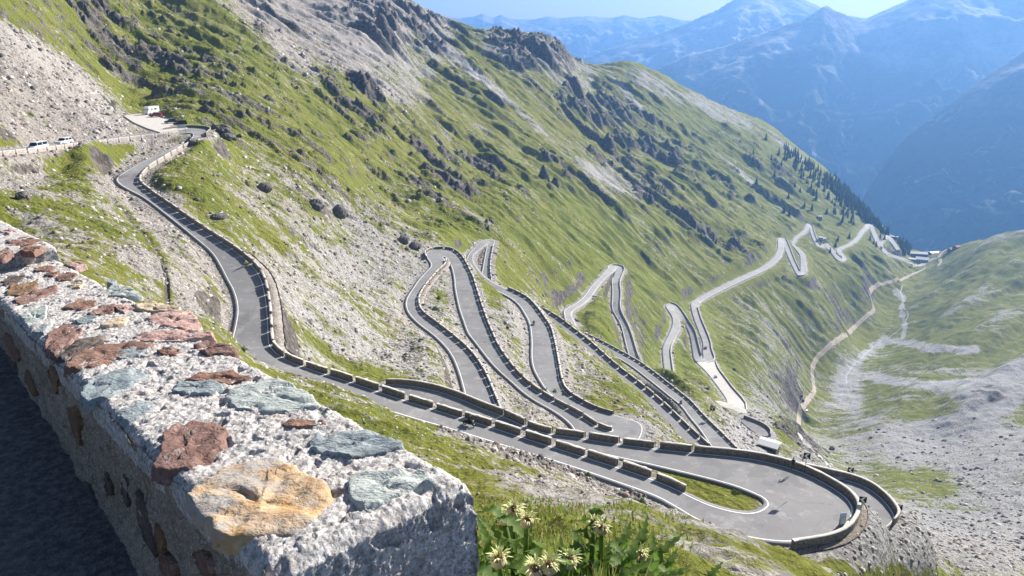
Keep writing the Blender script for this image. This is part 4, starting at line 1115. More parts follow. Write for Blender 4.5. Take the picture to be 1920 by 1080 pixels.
def vehicle(name, label, cat, loc, rz, kind, paint, group=None):
    L, W, hood, belt, H, fs, rs = {'car': (4.4, 1.8, .95, .98, 1.5, .28, .40), 'suv': (4.5, 1.88, 1.02, 1.08, 1.72, .24, .47), 'van': (5.0, 1.95, 1.15, 1.2, 2.0, .36, .49)}[kind]
    root = empty(name, loc, rz, label, cat, group)
    b = MB()
    b.prism([(-L * .5, .32), (L * .5, .32), (L * .5, .62), (L * .47, hood - .18), (L * fs - .02, hood), (L * fs - .06, belt), (-L * .5, belt + .02), (-L * .5, .5)], -W / 2, W / 2)
    b.build('body', paint, root)
    g = MB()
    pts_ = [(-L * rs - .05, belt + .02), (-L * rs + .12, H - .1), (L * .10 if kind != 'van' else L * .22, H - .1), (L * fs - .08, belt)]
    k = .90
    A = [Vector((x, s * W / 2 * (k if z > belt + .1 else .97), z)) for s in (-1,) for x, z in pts_]; B = [Vector((p.x, -p.y, p.z)) for p in A]
    va = [g.bm.verts.new(p) for p in A]; vb = [g.bm.verts.new(p) for p in B]
    for q in range(4): g.bm.faces.new((va[q], va[(q + 1) % 4], vb[(q + 1) % 4], vb[q]))
    g.bm.faces.new(va[::-1]); g.bm.faces.new(vb)
    g.build('windows', GLASS, root)
    r = MB(); x0, x1 = pts_[1][0] - .05, pts_[2][0] + .05
    r.box(((x0 + x1) / 2, 0, H - .06), (x1 - x0, W * k - .02, .1), bev=.03)
    for x in (x0 + .15, (x0 + x1) / 2, x1 - .1):
        for s in (-1, 1): r.box((x, s * (W / 2 * .925), (belt + H) / 2 - .03), (.09, .06, H - belt - .1), rx=s * .12)
    r.build('roof', paint, root)
    for s in (-1, 1):
        for x in (L * .31, -L * .30):
            w = MB(); w.tube((x, s * (W / 2 - .2), .33), (x, s * (W / 2 + .01), .33), .33, n=14)
            wo_ = w.build('wheel', TYRE, root)
            m = MB(); m.tube((x, s * (W / 2), .33), (x, s * (W / 2 + .025), .33), .2, n=10); m.build('rim', RIM, wo_)
        h = MB(); h.box((L * .485, s * W * .36, .7), (.1, .34, .16), bev=.03); h.build('headlight', LAMP, root)
        h = MB(); h.box((-L * .5, s * W * .40, .85), (.06, .2, .22), bev=.02); h.build('tail_light', REDLAMP, root)
    return root

# ------------------------------------------------------------------ people: one skinned surface each
def skin_mesh(name, J, E, mats, region, parent=None, sub=1):
    """J: name -> (pos, radius); E: bone list; region(bone index) -> material index"""
    names = list(J); me = bpy.data.meshes.new(name)
    me.from_pydata([J[n][0] for n in names], [(names.index(a), names.index(b)) for a, b in E], [])
    o = bpy.data.objects.new(name, me); COL.objects.link(o)
    o.modifiers.new('skin', 'SKIN'); ss_ = o.modifiers.new('sub', 'SUBSURF'); ss_.levels = sub; ss_.render_levels = sub
    sv = me.skin_vertices[0].data
    for k, n in enumerate(names):
        r_ = J[n][1]; sv[k].radius = (r_, r_) if not isinstance(r_, tuple) else r_
        sv[k].use_root = (k == 0)
    bpy.context.view_layer.update()
    ev = o.evaluated_get(bpy.context.evaluated_depsgraph_get())
    nm = bpy.data.meshes.new_from_object(ev)
    bpy.data.objects.remove(o); 
    for m in mats: nm.materials.append(m)
    segs = [(Vector(J[a][0]), Vector(J[b][0])) for a, b in E]
    for p in nm.polygons:
        c = p.center; best = 1e9; bi = 0
        for k, (a, b) in enumerate(segs):
            d = b - a; t_ = max(0, min(1, (c - a).dot(d) / max(d.length_squared, 1e-9))); q = (c - a - d * t_).length
            if q < best: best, bi = q, k
        p.material_index = region(E[bi]); p.use_smooth = True
    o2 = bpy.data.objects.new(name, nm); COL.objects.link(o2)
    if parent is not None: o2.parent = parent
    return o2
SKIN = simple_mat('skin', (.50, .33, .25), .6)
HAIR = simple_mat('brown_hair', (.05, .03, .02), .8)
def cloth(name, c): return simple_mat(name, c, .85, var=.2, scale=8)
C_BLACK = cloth('black_cloth', (.018, .018, .02)); C_NAVY = cloth('navy_cloth', (.03, .035, .06)); C_YELLOW = cloth('yellow_jersey', (.60, .68, .05)); C_RED = cloth('red_cloth', (.35, .03, .03)); C_WHITE = cloth('white_cloth', (.6, .6, .6)); C_GREY = cloth('grey_cloth', (.16, .16, .17))
BONES = [('pelvis', 'chest'), ('chest', 'neck'), ('neck', 'head'), ('head', 'crown'), ('chest', 'sl'), ('sl', 'el'), ('el', 'wl'), ('wl', 'fl'), ('chest', 'sr'), ('sr', 'er'), ('er', 'wr'), ('wr', 'fr'), ('pelvis', 'hl'), ('hl', 'kl'), ('kl', 'al'), ('al', 'tl'), ('pelvis', 'hr'), ('hr', 'kr'), ('kr', 'ar'), ('ar', 'tr')]
RAD = dict(pelvis=.14, chest=.155, neck=.055, head=.095, crown=.075, s=.07, e=.05, w=.036, f=.035, h=.095, k=.062, a=.045, t=.04)
def figure(name, label, pose, loc, rz, top, legs, head=None, group=None, cat='person'):
    """x forward, y left; pose gives joint places"""
    J = {n: (Vector(p), RAD.get(n, RAD.get(n[0], .05))) for n, p in pose.items()}
    root = empty(name, loc, rz, label, cat, group)
    def region(e):
        if e[1] in ('kl', 'kr', 'al', 'ar', 'hl', 'hr'): return 1
        if e[1] in ('tl', 'tr'): return 3
        if e[1] in ('head', 'crown', 'fl', 'fr'): return 2
        return 0
    skin_mesh('body', J, BONES, [top, legs, SKIN, C_BLACK], region, root)
    hd = Vector(pose['head']); cr = Vector(pose['crown']); up = (cr - hd).normalized()
    m = MB(); m.ball(hd + up * .075 - Vector((.015, 0, 0)), .112, 2, (1.08, .92, .85)); m.build('helmet' if head else 'hair', head or HAIR, root, smooth=True)
    return root
def standing():
    return dict(pelvis=(0, 0, .95), chest=(.02, 0, 1.28), neck=(.03, 0, 1.47), head=(.06, 0, 1.60), crown=(.06, 0, 1.70), sl=(.02, .19, 1.40), el=(.06, .26, 1.13), wl=(.22, .24, .95), fl=(.30, .22, .90), sr=(.02, -.19, 1.40), er=(.06, -.26, 1.13), wr=(.22, -.24, .95), fr=(.30, -.22, .90), hl=(0, .10, .90), kl=(.03, .12, .49), al=(-.02, .12, .09), tl=(.14, .14, .04), hr=(0, -.10, .90), kr=(.0, -.12, .49), ar=(-.04, -.12, .09), tr=(.12, -.14, .04))
def leaning():
    p = standing(); p.update(chest=(.16, 0, 1.24), neck=(.26, 0, 1.38), head=(.36, 0, 1.47), crown=(.40, 0, 1.57), sl=(.20, .19, 1.32), el=(.34, .28, 1.08), wl=(.52, .20, 1.02), fl=(.60, .14, 1.02), sr=(.20, -.19, 1.32), er=(.34, -.28, 1.08), wr=(.52, -.20, 1.02), fr=(.60, -.14, 1.02))
    return p
def riding(seat=.80, bar=(.62, .28, 1.02), peg=(.08, .16, .36), lean=.18):
    return dict(pelvis=(-.15, 0, seat + .10), chest=(-.15 + lean, 0, seat + .46), neck=(-.08 + lean * 1.3, 0, seat + .62), head=(.0 + lean * 1.4, 0, seat + .74), crown=(.02 + lean * 1.4, 0, seat + .84),
        sl=(-.12 + lean, .20, seat + .54), el=(.12 + lean, .32, seat + .34), wl=(bar[0], bar[1], bar[2]), fl=(bar[0] + .07, bar[1] - .03, bar[2]), sr=(-.12 + lean, -.20, seat + .54), er=(.12 + lean, -.32, seat + .34), wr=(bar[0], -bar[1], bar[2]), fr=(bar[0] + .07, -bar[1] + .03, bar[2]),
        hl=(-.12, .12, seat + .06), kl=(.28, .22, seat - .02), al=(peg[0], peg[1] + .02, peg[2]), tl=(peg[0] + .16, peg[1] + .03, peg[2] - .03), hr=(-.12, -.12, seat + .06), kr=(.28, -.22, seat - .02), ar=(peg[0], -peg[1] - .02, peg[2]), tr=(peg[0] + .16, -peg[1] - .03, peg[2] - .03))
def motorbike(label, loc, rz, paint=BLACK):
    root = empty('motorbike', loc, rz, label, 'motorbike', 'motorbikes on the pass road')
    for x in (.74, -.72):
        w = MB(); w.torus((x, 0, .32), .26, .065, 'Y', 20, 8); wo_ = w.build('wheel', TYRE, root, smooth=True)
        m = MB(); m.tube((x, -.05, .32), (x, .05, .32), .08, n=10)
        for q in range(5): m.tube((x, 0, .32), (x + .23 * math.cos(q * 1.257), 0, .32 + .23 * math.sin(q * 1.257)), .016, n=5)
        m.build('rim', RIM, wo_)
    f = MB()
    f.prism([(-.25, .30), (.30, .30), (.42, .60), (.50, .86), (.15, .98), (-.10, .84), (-.60, .88), (-.78, .95), (-.72, .80), (-.38, .62)], -.14, .14)
    f.build('body', paint, root)
    e = MB(); e.box((.05, 0, .40), (.46, .34, .30), bev=.05); e.build('engine', DARKMETAL, root)
    s = MB(); s.prism([(-.12, .82), (-.62, .87), (-.62, .93), (-.1, .90)], -.15, .15); s.build('seat', C_BLACK, root)
    k = MB()
    for y in (-.09, .09): k.tube((.74, y, .32), (.50, y, .98), .028)
    k.build('fork', RIM, root)
    h = MB(); h.tube((.52, -.36, 1.02), (.52, .36, 1.02), .017); h.tube((.50, 0, .9), (.52, 0, 1.02), .03); h.build('handlebar', DARKMETAL, root)
    l = MB(); l.ball((.62, 0, .86), .10, 2); l.build('headlight', LAMP, root, smooth=True)
    for y in (-.28, .28):
        p = MB(); p.box((-.55, y, .66), (.42, .20, .32), bev=.04); p.build('pannier', paint, root)
    x = MB(); x.tube((-.05, -.18, .30), (-.75, -.20, .42), .045, .06); x.build('exhaust', RIM, root)
    return root
def bicycle(label, loc, rz):
    root = empty('bicycle', loc, rz, label, 'bicycle', 'racing bicycles on the pass road')
    for x in (.50, -.50):
        w = MB(); w.torus((x, 0, .34), .325, .014, 'Y', 24, 6)
        wo_ = w.build('wheel', TYRE, root)
        m = MB()
        for q in range(8): m.tube((x, 0, .34), (x + .32 * math.cos(q * .785), 0, .34 + .32 * math.sin(q * .785)), .003, n=4)
        m.build('spokes', RIM, wo_)
    f = MB()
    for a, b in (((-.50, 0, .34), (-.08, 0, .28)), ((-.08, 0, .28), (-.20, 0, .86)), ((-.20, 0, .80), (.34, 0, .84)), ((-.08, 0, .28), (.36, 0, .78)), ((-.50, 0, .34), (-.19, 0, .80))): f.tube(a, b, .018, n=6)
    f.build('frame', C_RED, root)
    k = MB(); k.tube((.50, 0, .34), (.36, 0, .90), .016, n=6); k.build('fork', DARKMETAL, root)
    h = MB(); h.tube((.40, -.21, .93), (.40, .21, .93), .014, n=6)
    for y in (-.21, .21): h.tube((.40, y, .93), (.50, y, .86), .014, n=6)
    h.build('handlebar', DARKMETAL, root)
    s = MB(); s.prism([(-.34, .90), (-.06, .92), (-.06, .95), (-.34, .95)], -.06, .06); s.build('saddle', C_BLACK, root)
    c = MB(); c.tube((-.08, -.05, .28), (-.08, .05, .28), .09, n=12); c.tube((-.08, .1, .28), (.08, .1, .2), .012, n=5); c.tube((-.08, -.1, .28), (-.24, -.1, .36), .012, n=5); c.build('crank', DARKMETAL, root)
    return root
def rider_on_motorbike(nm, px, py, where, sgn=1, top=C_BLACK, paint=BLACK):
    p, h = road_at(nm, px, py); h += 0 if sgn > 0 else math.pi
    motorbike('black motorbike with panniers ' + where if paint is BLACK else 'motorbike ' + where, p, h, paint)
    figure('person', 'helmeted rider in dark clothes on the motorbike ' + where, riding(), p, h, top, C_BLACK, C_GREY, 'motorbike riders')
def rider_on_bike(nm, px, py, where, what, top, sgn=1):
    p, h = road_at(nm, px, py); h += 0 if sgn > 0 else math.pi
    bicycle('racing bicycle ridden ' + where, p, h)
    figure('person', what + ' ' + where, riding(.86, (.42, .2, .97), (.02, .12, .22), .30), p, h, top, C_BLACK, C_WHITE, 'cyclists on the pass road')
rider_on_motorbike('top', 880, 798, 'on the near road beside the guard blocks')
rider_on_motorbike('third', 1277, 757, 'near the black turn sign', -1)
rider_on_motorbike('second', 1001, 609, 'below the central knoll', -1)
rider_on_motorbike('fifth', 1250, 696, 'low on the pale mid slope road', -1)
rider_on_bike('top', 462, 503, 'on the near left bend', 'cyclist in a yellow jersey casting a long shadow', C_YELLOW, 1)
rider_on_bike('fourth', 1153, 571, 'on the upper grey hairpin leg', 'cyclist in dark clothes', C_NAVY, -1)
rider_on_bike('fourth', 1162, 597, 'in the middle of the grey hairpin leg', 'cyclist in a white top', C_WHITE, -1)
rider_on_bike('fourth', 1176, 617, 'lower down the grey hairpin leg', 'cyclist in a red top', C_RED, -1)
rider_on_bike('fifth', 1289, 606, 'on the right leg of the small mid slope hairpin', 'cyclist in grey', C_GREY, -1)
# the man leaning on the parapet of the big hairpin
hp = at_z(1486, 880, -54.8)
figure('person', 'person in dark clothes leaning on the parapet of the big hairpin', leaning(), Vector((hp[0], hp[1], -54.85)), R(75), C_BLACK, C_NAVY)

# ------------------------------------------------------------------ vehicles
p, h = road_at('top', 72, 281); vehicle('camper_van', 'white van coming along the topmost road at the left edge', 'van', p, h + math.pi - .25, 'van', WHITE)
p, h = road_at('top', 121, 270); vehicle('parked_car', 'white estate car behind the white van on the topmost road', 'car', p, h + math.pi - .3, 'suv', WHITE)
def lot(px, py): return Vector(at_z(px, py, -28.66))
vehicle('red_car', 'dark red car on the white parking area in front of the white camper', 'car', lot(292, 219), R(185), 'suv', REDP)
vehicle('blue_car', 'dark blue car on the right side of the white parking area', 'car', lot(321, 231), R(200), 'car', BLUE)
vehicle('black_car', 'black car parked behind the white information board', 'car', lot(338, 235), R(205), 'suv', BLACK)
# camper
cp_ = empty('camper', lot(285, 214), R(250), 'white box shaped camper behind the red car', 'camper')
m = MB(); m.prism([(-3, .45), (2.9, .45), (3.0, 1.2), (2.3, 2.0), (2.5, 2.9), (2.2, 3.05), (-3, 3.05)], -1.1, 1.1); m.build('body', WHITE, cp_)
m = MB(); m.prism([(2.92, 1.2), (2.35, 1.98), (2.31, 1.98), (2.88, 1.2)], -.95, .95); m.box((-1, 1.1, 2.0), (1.2, .03, .5)); m.box((.8, 1.1, 2.0), (.7, .03, .5)); m.box((-3.0, 0, 2.1), (.03, 1.1, .5)); m.build('windows', GLASS, cp_)
for s in (-1, 1):
    for x in (1.9, -1.7):
        m = MB(); m.tube((x, s * .85, .36), (x, s * 1.12, .36), .36, n=14); m.build('wheel', TYRE, cp_)
p, h = road_at('gravel', 1342, 709); vehicle('dark_car', 'dark car with a pale roof on the white gravel strip', 'car', p, h, 'car', GREYP)
p, h = road_at('fifth', 1323, 653); vehicle('small_red_car', 'small red car climbing beside the gravel strip', 'car', p, h, 'car', REDP)
p, h = road_at('fifth', 1545, 455); vehicle('tiny_dark_car', 'tiny dark car at the white lay-by below the far hut', 'car', p, h, 'suv', BLACK)

# ------------------------------------------------------------------ signs
SIGNW = simple_mat('sign_white', (.75, .75, .74), .5, var=.08); SIGNB = simple_mat('sign_black', (.012, .012, .013), .5); SIGNBLUE = simple_mat('sign_pale_blue', (.42, .52, .62), .5)
def post_sign(name, label, cat, c, w, hgt, ht, mat, rz, symbol=None, posts=1):
    """board centred at c; base of the post ht below"""
    root = empty(name, (c[0], c[1], c[2] - ht), rz, label, cat)
    b = MB(); b.box((0, 0, ht), (w, .04, hgt), bev=.01); bo = b.build('board', mat, root)
    q = MB()
    for x in ([0] if posts == 1 else [-w * .42, w * .42]): q.tube((x, .05, -.8), (x, .05, ht + hgt * .45), .035, n=8)
    q.build('post', DARKMETAL, root)
    if symbol:
        s = MB()
        for pl in symbol:
            s.prism([(x * w, ht + y * hgt) for x, y in pl], -.034, -.022)
        s.build('symbol', SIGNW, bo)
        bo.children[0].matrix_parent_inverse = Matrix.Identity(4)
    return root
CHEV_L = [[(-.35, 0), (.02, .42), (.34, .42), (-.02, 0), (.34, -.42), (.02, -.42)]]
CHEV_R = [[(-x, y) for x, y in CHEV_L[0]]]
def face_cam(c): return math.atan2(c[1], c[0]) - math.pi / 2
for px, py, d, ht, lab, sy in ((1513, 855, 94, 1.5, 'black chevron board standing behind the parapet near the leaning person', CHEV_L), (1595, 881, 113, 1.6, 'black and white chevron board on the lower curved parapet, far left of it', CHEV_L), (1618, 937, 90.5, 1.4, 'chevron board at the right end of the big hairpin parapet', CHEV_L), (1686, 951, 104, 1.4, 'chevron board at the right tip of the lower curved parapet', CHEV_L)):
    c = at_d(px, py, d); post_sign('chevron_sign', lab, 'road sign', c, .85, .85, ht, SIGNB, face_cam(c) + .25, sy)
c = at_d(1336, 766, 268)
TURN = [[(-.05, -.34), (.06, -.34), (.06, .05), (-.05, .05)], [(-.05, .05), (.06, .05), (.24, .22), (.16, .30), (-.05, .16)], [(.10, .36), (.34, .34), (.30, .12)], [(-.26, -.05), (-.16, -.05), (-.16, .30), (-.26, .30)]]
post_sign('turn_sign', 'large black turn sign on a post at the end of the scree slope', 'road sign', c, 1.75, 1.75, 3.6, SIGNB, face_cam(c), TURN)
c = at_z(340, 237, -27.0)
LINES = [[(-.44, y), (.44, y), (.44, y + .05), (-.44, y + .05)] for y in (-.3, -.1, .1, .3)]
post_sign('info_board', 'white information board on two posts beside the topmost bend', 'board', c, 2.5, 1.2, 2.3, simple_mat('board_grey', (.5, .52, .53), .5), face_cam(c), LINES, posts=2)
c = at_d(1580, 973, 88)
post_sign('info_sign', 'tall pale blue panel at the near edge of the big right hairpin', 'sign', c, .9, 1.7, 1.6, SIGNBLUE, face_cam(c) + R(40), [[(-.38, -.44), (.38, -.44), (.38, .1), (-.1, .0)]])
c = at_d(476, 473, 150)
sg = empty('road_sign', (c[0], c[1], c[2] - 2.0), face_cam(c), 'small round grey sign seen from behind, beyond the near left bend', 'road sign')
m = MB(); m.tube((0, -.02, 2.0), (0, .02, 2.0), .32, n=20); m.build('disc', simple_mat('sign_back', (.35, .36, .37), .4, .6), sg)
m = MB(); m.tube((0, .04, -.5), (0, .04, 2.25), .035); m.build('post', DARKMETAL, sg)

# ------------------------------------------------------------------ buildings
ROOFW = simple_mat('pale_metal_roof', (.46, .46, .46), .45, var=.1); WALLW = simple_mat('white_plaster', (.42, .41, .39), .9, var=.15); WALLD = simple_mat('brown_timber', (.12, .08, .06), .9); ROOFR = simple_mat('red_roof', (.30, .11, .08), .8); WIN = glossy('window_glass', (.03, .035, .04), .1)
def house(name, label, px, py, w, dp, hgt, rz, roof, wallm, rise=2.0, nwin=6, floors=2, cat='building', drop=0, sink=2.0):
    q = hit(px, py, 90)
    root = empty(name, (q[0], q[1], q[2] + drop), rz, label, cat)
    b = MB(); b.box((0, 0, hgt / 2 - sink / 2), (w, dp, hgt + sink)); b.build('wall', wallm, root)
    r = MB(); o = .5
    r.prism([(-dp / 2 - o, hgt - .1), (0, hgt + rise), (dp / 2 + o, hgt - .1), (dp / 2 + o, hgt + .2), (0, hgt + rise + .35), (-dp / 2 - o, hgt + .2)], -w / 2 - o, w / 2 + o, Matrix.Rotation(math.pi / 2, 4, 'Z'))
    r.prism([(-dp / 2, hgt), (0, hgt + rise), (dp / 2, hgt)], -w / 2, w / 2, Matrix.Rotation(math.pi / 2, 4, 'Z'))
    r.build('roof', roof, root)
    for f in range(floors):
        for k in range(nwin):
            m = MB(); x = (k + .5) / nwin * w - w / 2
            m.box((x, -dp / 2 - .02, hgt * (f + .5) / floors), (w / nwin * .5, .06, hgt / floors * .5)); m.build('window', WIN, root)
    m = MB(); m.box((0, -dp / 2 - .03, 1.05), (1.2, .08, 2.1)); m.build('door', WALLD, root)
    return root
house('hotel', 'long white roofed hotel on the far meadow, hindmost of the group', 1719, 482, 32, 11, 7.5, R(-12), ROOFW, WALLD, 2.5, 10, 3)
house('lodge', 'white roofed lodge in front of the long hotel', 1728, 490, 20, 15, 5, R(-25), ROOFW, WALLW, 3.0, 5, 2)
house('annex', 'low pale annex left of the white roofed lodge', 1709, 489, 12, 9, 4, R(-20), ROOFW, WALLW, 1.5, 4, 1)
house('flat_shed', 'pale roofed shed right of the hotel at the meadow edge', 1750, 476, 17, 10, 3, R(15), ROOFW, WALLD, 1.0, 3, 1)
house('chalet', 'small red roofed chalet, left one on the far right knoll', 1783, 471, 10, 8, 4, R(20), ROOFR, WALLD, 2.0, 3, 1)
house('chalet', 'small red roofed chalet, right one on the far right knoll', 1793, 467, 11, 8, 4.5, R(25), ROOFR, WALLD, 2.2, 3, 1)
house('mountain_hut', 'pale roofed hut among the trees left of the hotel', 1675, 440, 16, 8, 3, R(-40), ROOFW, WALLD, 1.0, 3, 1)
house('stone_hut', 'tiny pale hut high on the slope above the white lay-by', 1537, 411, 6, 6, 5, R(-10), ROOFW, WALLW, 1.4, 2, 2)
house('roadside_house', 'small white cube house beside the far white lay-by', 1538, 452, 6, 6, 6, R(-15), ROOFW, WALLW, .8, 2, 3)
house('shed', 'small shed with a white roof below the short asphalt bend', 1441, 843, 6.5, 5.0, 2.6, R(-35), ROOFW, simple_mat('grey_timber', (.12, .11, .10), .9), .5, 1, 1, sink=1.5)
k = 0
proto = None
for px, py, a, pm, what in ((1704, 495, 0, WHITE, 'white'), (1709, 497, 0, BLACK, 'black'), (1714, 495, 1, GREYP, 'grey'), (1719, 497, .4, WHITE, 'white'), (1724, 494, .2, REDP, 'red'), (1707, 500, .1, GREYP, 'grey'), (1713, 501, .3, WHITE, 'white'), (1720, 501, .2, BLUE, 'blue')):
    q = hit(px, py, 400)
    vehicle('distant_car', 'tiny ' + what + ' car among those parked below the far hotel', 'car', q, a, 'car', pm, 'cars parked below the far hotel')
for px, py, lab in ((1503, 743, 'black excavator like vehicle on the valley track'), (1506, 752, 'dark truck on the valley track, second one'), (1512, 772, 'white fronted truck at the lower end of the dark stretch of valley track')):
    q = hit(px, py, 300); vehicle('works_truck', lab, 'truck', q, R(70), 'van', BLACK if 'white' not in lab else WHITE)
# the white terrace by the hotel and the white lay-by
def drape(name, pl, width, mat, lift=.25, n=None):
    """strip laid on the ground along photo points"""
    P = []
    for (x0, y0), (x1, y1) in zip(pl[:-1], pl[1:]):
        m_ = max(2, int(math.hypot(x1 - x0, y1 - y0) / 4))
        for k in range(m_):
            q = hit(x0 + (x1 - x0) * k / m_, y0 + (y1 - y0) * k / m_, 90)
            if q is not None: P.append(q)
    P = np.array(P)
    for _ in range(2): P[1:-1] = (P[:-2] + P[1:-1] * 2 + P[2:]) / 4
    T = np.gradient(P, axis=0); T[:, 2] = 0; T /= np.linalg.norm(T, axis=1)[:, None]
    Nn = np.stack([T[:, 1], -T[:, 0], 0 * T[:, 0]], 1)
    rows = []
    for s in (-.5, -.17, .17, .5):
        Q = P + Nn * width * s
        Q[:, 2] = [ground(a, b) for a, b in Q[:, :2]]; rows.append(Q + np.array([0, 0, lift if abs(s) < .3 else lift * .6]))
    V = np.stack(rows, 1).reshape(-1, 3)
    return tag(mesh_np(name, V, grid_quads(len(P), 4), mat, smooth=True), kind='structure')
tt_ = NT('track_dirt'); pt_ = tt_.obj()
tt_.base(tt_.mix(tt_.ss(tt_.noise(pt_, .25, 5, .7), .3, .7), (.27, .22, .175), (.38, .33, .28))); tt_.rough(.95)
drape('track', TRACK, 4.2, tt_.m, .6)
drape('path', HIKE, 3.0, simple_mat('path_gravel', (.36, .34, .31), .95, var=.2, scale=.5), .5)
drape('track', DIRT, 5.0, tt_.m, .8)
drape('terrace', [(1704, 492), (1712, 498), (1724, 499), (1736, 492), (1760, 482)], 9.0, PALE, .6)
drape('lay_by', [(1545, 446), (1551, 449)], 14.0, GRAV, .8)
STREAMM = simple_mat('stream_water', (.30, .33, .35), .7, var=.3, scale=.3)
drape('stream', [(1588, 720), (1585, 708), (1592, 697), (1600, 684), (1612, 676), (1626, 660), (1640, 650), (1655, 636), (1672, 630), (1688, 616), (1699, 610), (1697, 600), (1705, 592), (1698, 582), (1690, 572), (1696, 562), (1688, 552), (1690, 540), (1696, 530)], 1.1, STREAMM, .3)
# ------------------------------------------------------------------ conifers on the far ridge
NEEDLE = NT('conifer_needles'); pn = NEEDLE.obj()
oi = NEEDLE.n('ShaderNodeObjectInfo')
NEEDLE.base(NEEDLE.mix(oi.outputs['Random'], (.020, .036, .018), (.050, .075, .028))); NEEDLE.rough(.9)
BARK = simple_mat('bark', (.10, .07, .05), .95)
def conifer(h, seed):
    rr = random.Random(seed); b = bmesh.new()
    n = 15
    for k in range(n):
        z = h * (.10 + .88 * k / n); r = h * .23 * (1 - k / n) ** .85 + .15
        m = 9
        for q in range(m):
            a = 2 * math.pi * (q + rr.random() * .8) / m; rl = r * (.65 + .6 * rr.random()); dz = -rl * (.35 + .3 * rr.random())
            w = .30 + .16 * rl
            c, s = math.cos(a), math.sin(a)
            p0 = Vector((0, 0, z + .25)); p1 = Vector((c * rl * .55 - s * w, s * rl * .55 + c * w, z + dz * .4)); p2 = Vector((c * rl, s * rl, z + dz)); p3 = Vector((c * rl * .55 + s * w, s * rl * .55 - c * w, z + dz * .4))
            b.faces.new([b.verts.new(p) for p in (p0, p1, p2, p3)])
    me = bpy.data.meshes.new('crown'); b.to_mesh(me); b.free(); me.materials.append(NEEDLE.m); return me
def make_tree(h, seed, label, group):
    root = empty('pine_tree', label=label, cat='tree', group=group)
    o = bpy.data.objects.new('crown', conifer(h, seed)); COL.objects.link(o); o.parent = root
    m = MB(); m.tube((0, 0, -1.0), (0, 0, h * .95), h * .03, .05, n=7); m.build('trunk', BARK, root)
    return root
TLAB = 'dark green conifer among many on the far right ridge'; TGRP = 'conifers on the far right ridge'
protos = [make_tree(h, s, TLAB, TGRP) for h, s in ((11, 1), (13, 2), (9, 3), (12, 4))]
ridge = [(1470, 268), (1500, 292), (1540, 322), (1570, 343), (1600, 372), (1625, 398), (1645, 420), (1665, 440), (1690, 456), (1720, 470)]
def ridge_y(x): return float(np.interp(x, [p[0] for p in ridge], [p[1] for p in ridge]))
cnt = 0; tr = random.Random(5)
while cnt < 275:
    x = 1470 + (tr.random() ** .75) * 245
    dens = 6 + 46 * float(np.interp(x, [1470, 1520, 1580, 1640, 1700, 1730], [.4, .8, 1.0, .9, .5, .2]))
    dy = abs(tr.gauss(0, .55)) * dens
    y = ridge_y(x) + dy + 2
    if y > 470: continue
    q = hit(x, y, 700)
    if DIST[min(np.searchsorted(RR, math.hypot(q[0], q[1])), NR - 1), min(np.searchsorted(AZ, math.atan2(q[0], q[1])), NA - 1)] < 13: continue
    o = protos[cnt] if cnt < 4 else copy_tree(protos[cnt % 4])
    s = .75 + .6 * tr.random()
    o.location = (q[0], q[1], q[2] - .3); o.scale = (s, s, s * (1 + .2 * tr.random())); o.rotation_euler = (0, 0, tr.random() * 6.3)
    cnt += 1
TL2 = 'scattered dark conifer standing alone on the green far slope'; TG2 = 'scattered conifers on the far slope'
for k, (x, y) in enumerate([(1412, 290), (1436, 262), (1446, 300), (1470, 398), (1418, 345), (1490, 350), (1452, 330), (1500, 360), (1478, 372), (1512, 345), (1530, 372), (1522, 395), (1508, 388), (1550, 400), (1470, 395), (1480, 404), (1592, 447), (1566, 463), (1571, 450), (1556, 474), (1650, 447), (1658, 450), (1600, 420), (1580, 400), (1565, 385), (1545, 358), (1465, 310), (1460, 290)]):
    q = hit(x, y, 500)
    if q is None: continue
    o = copy_tree(protos[k % 4]); o['label'] = TL2; o['group'] = TG2
    s = .8 + .5 * tr.random(); o.location = (q[0], q[1], q[2] - .3); o.scale = (s * 1.2, s * 1.2, s); o.rotation_euler = (0, 0, tr.random() * 6)
# the dense band along the ridge, too many to count
wv = []; wq = []; ofs = 0
tm_ = [np.array([v.co for v in protos[k].children[0].data.vertices]) for k in range(4)]
tf_ = [np.array([list(p.vertices) for p in protos[k].children[0].data.polygons]) for k in range(4)]
for k in range(420):
    x = 1545 + tr.random() * 160
    q = hit(x, ridge_y(x) + 1 + abs(tr.gauss(0, 9)), 900)
    if q is None or DIST[min(np.searchsorted(RR, math.hypot(q[0], q[1])), NR - 1), min(np.searchsorted(AZ, math.atan2(q[0], q[1])), NA - 1)] < 13: continue
    s = .8 + .6 * tr.random(); c_, s_ = math.cos(k), math.sin(k)
    V = tm_[k % 4] * s; V = np.stack([V[:, 0] * c_ - V[:, 1] * s_ + q[0], V[:, 0] * s_ + V[:, 1] * c_ + q[1], V[:, 2] + q[2] - .5], 1)
    wv.append(V); wq.append(tf_[k % 4] + ofs); ofs += len(V)
tag(mesh_np('ridge_wood', np.concatenate(wv), np.concatenate(wq), NEEDLE.m, smooth=False), kind='stuff')
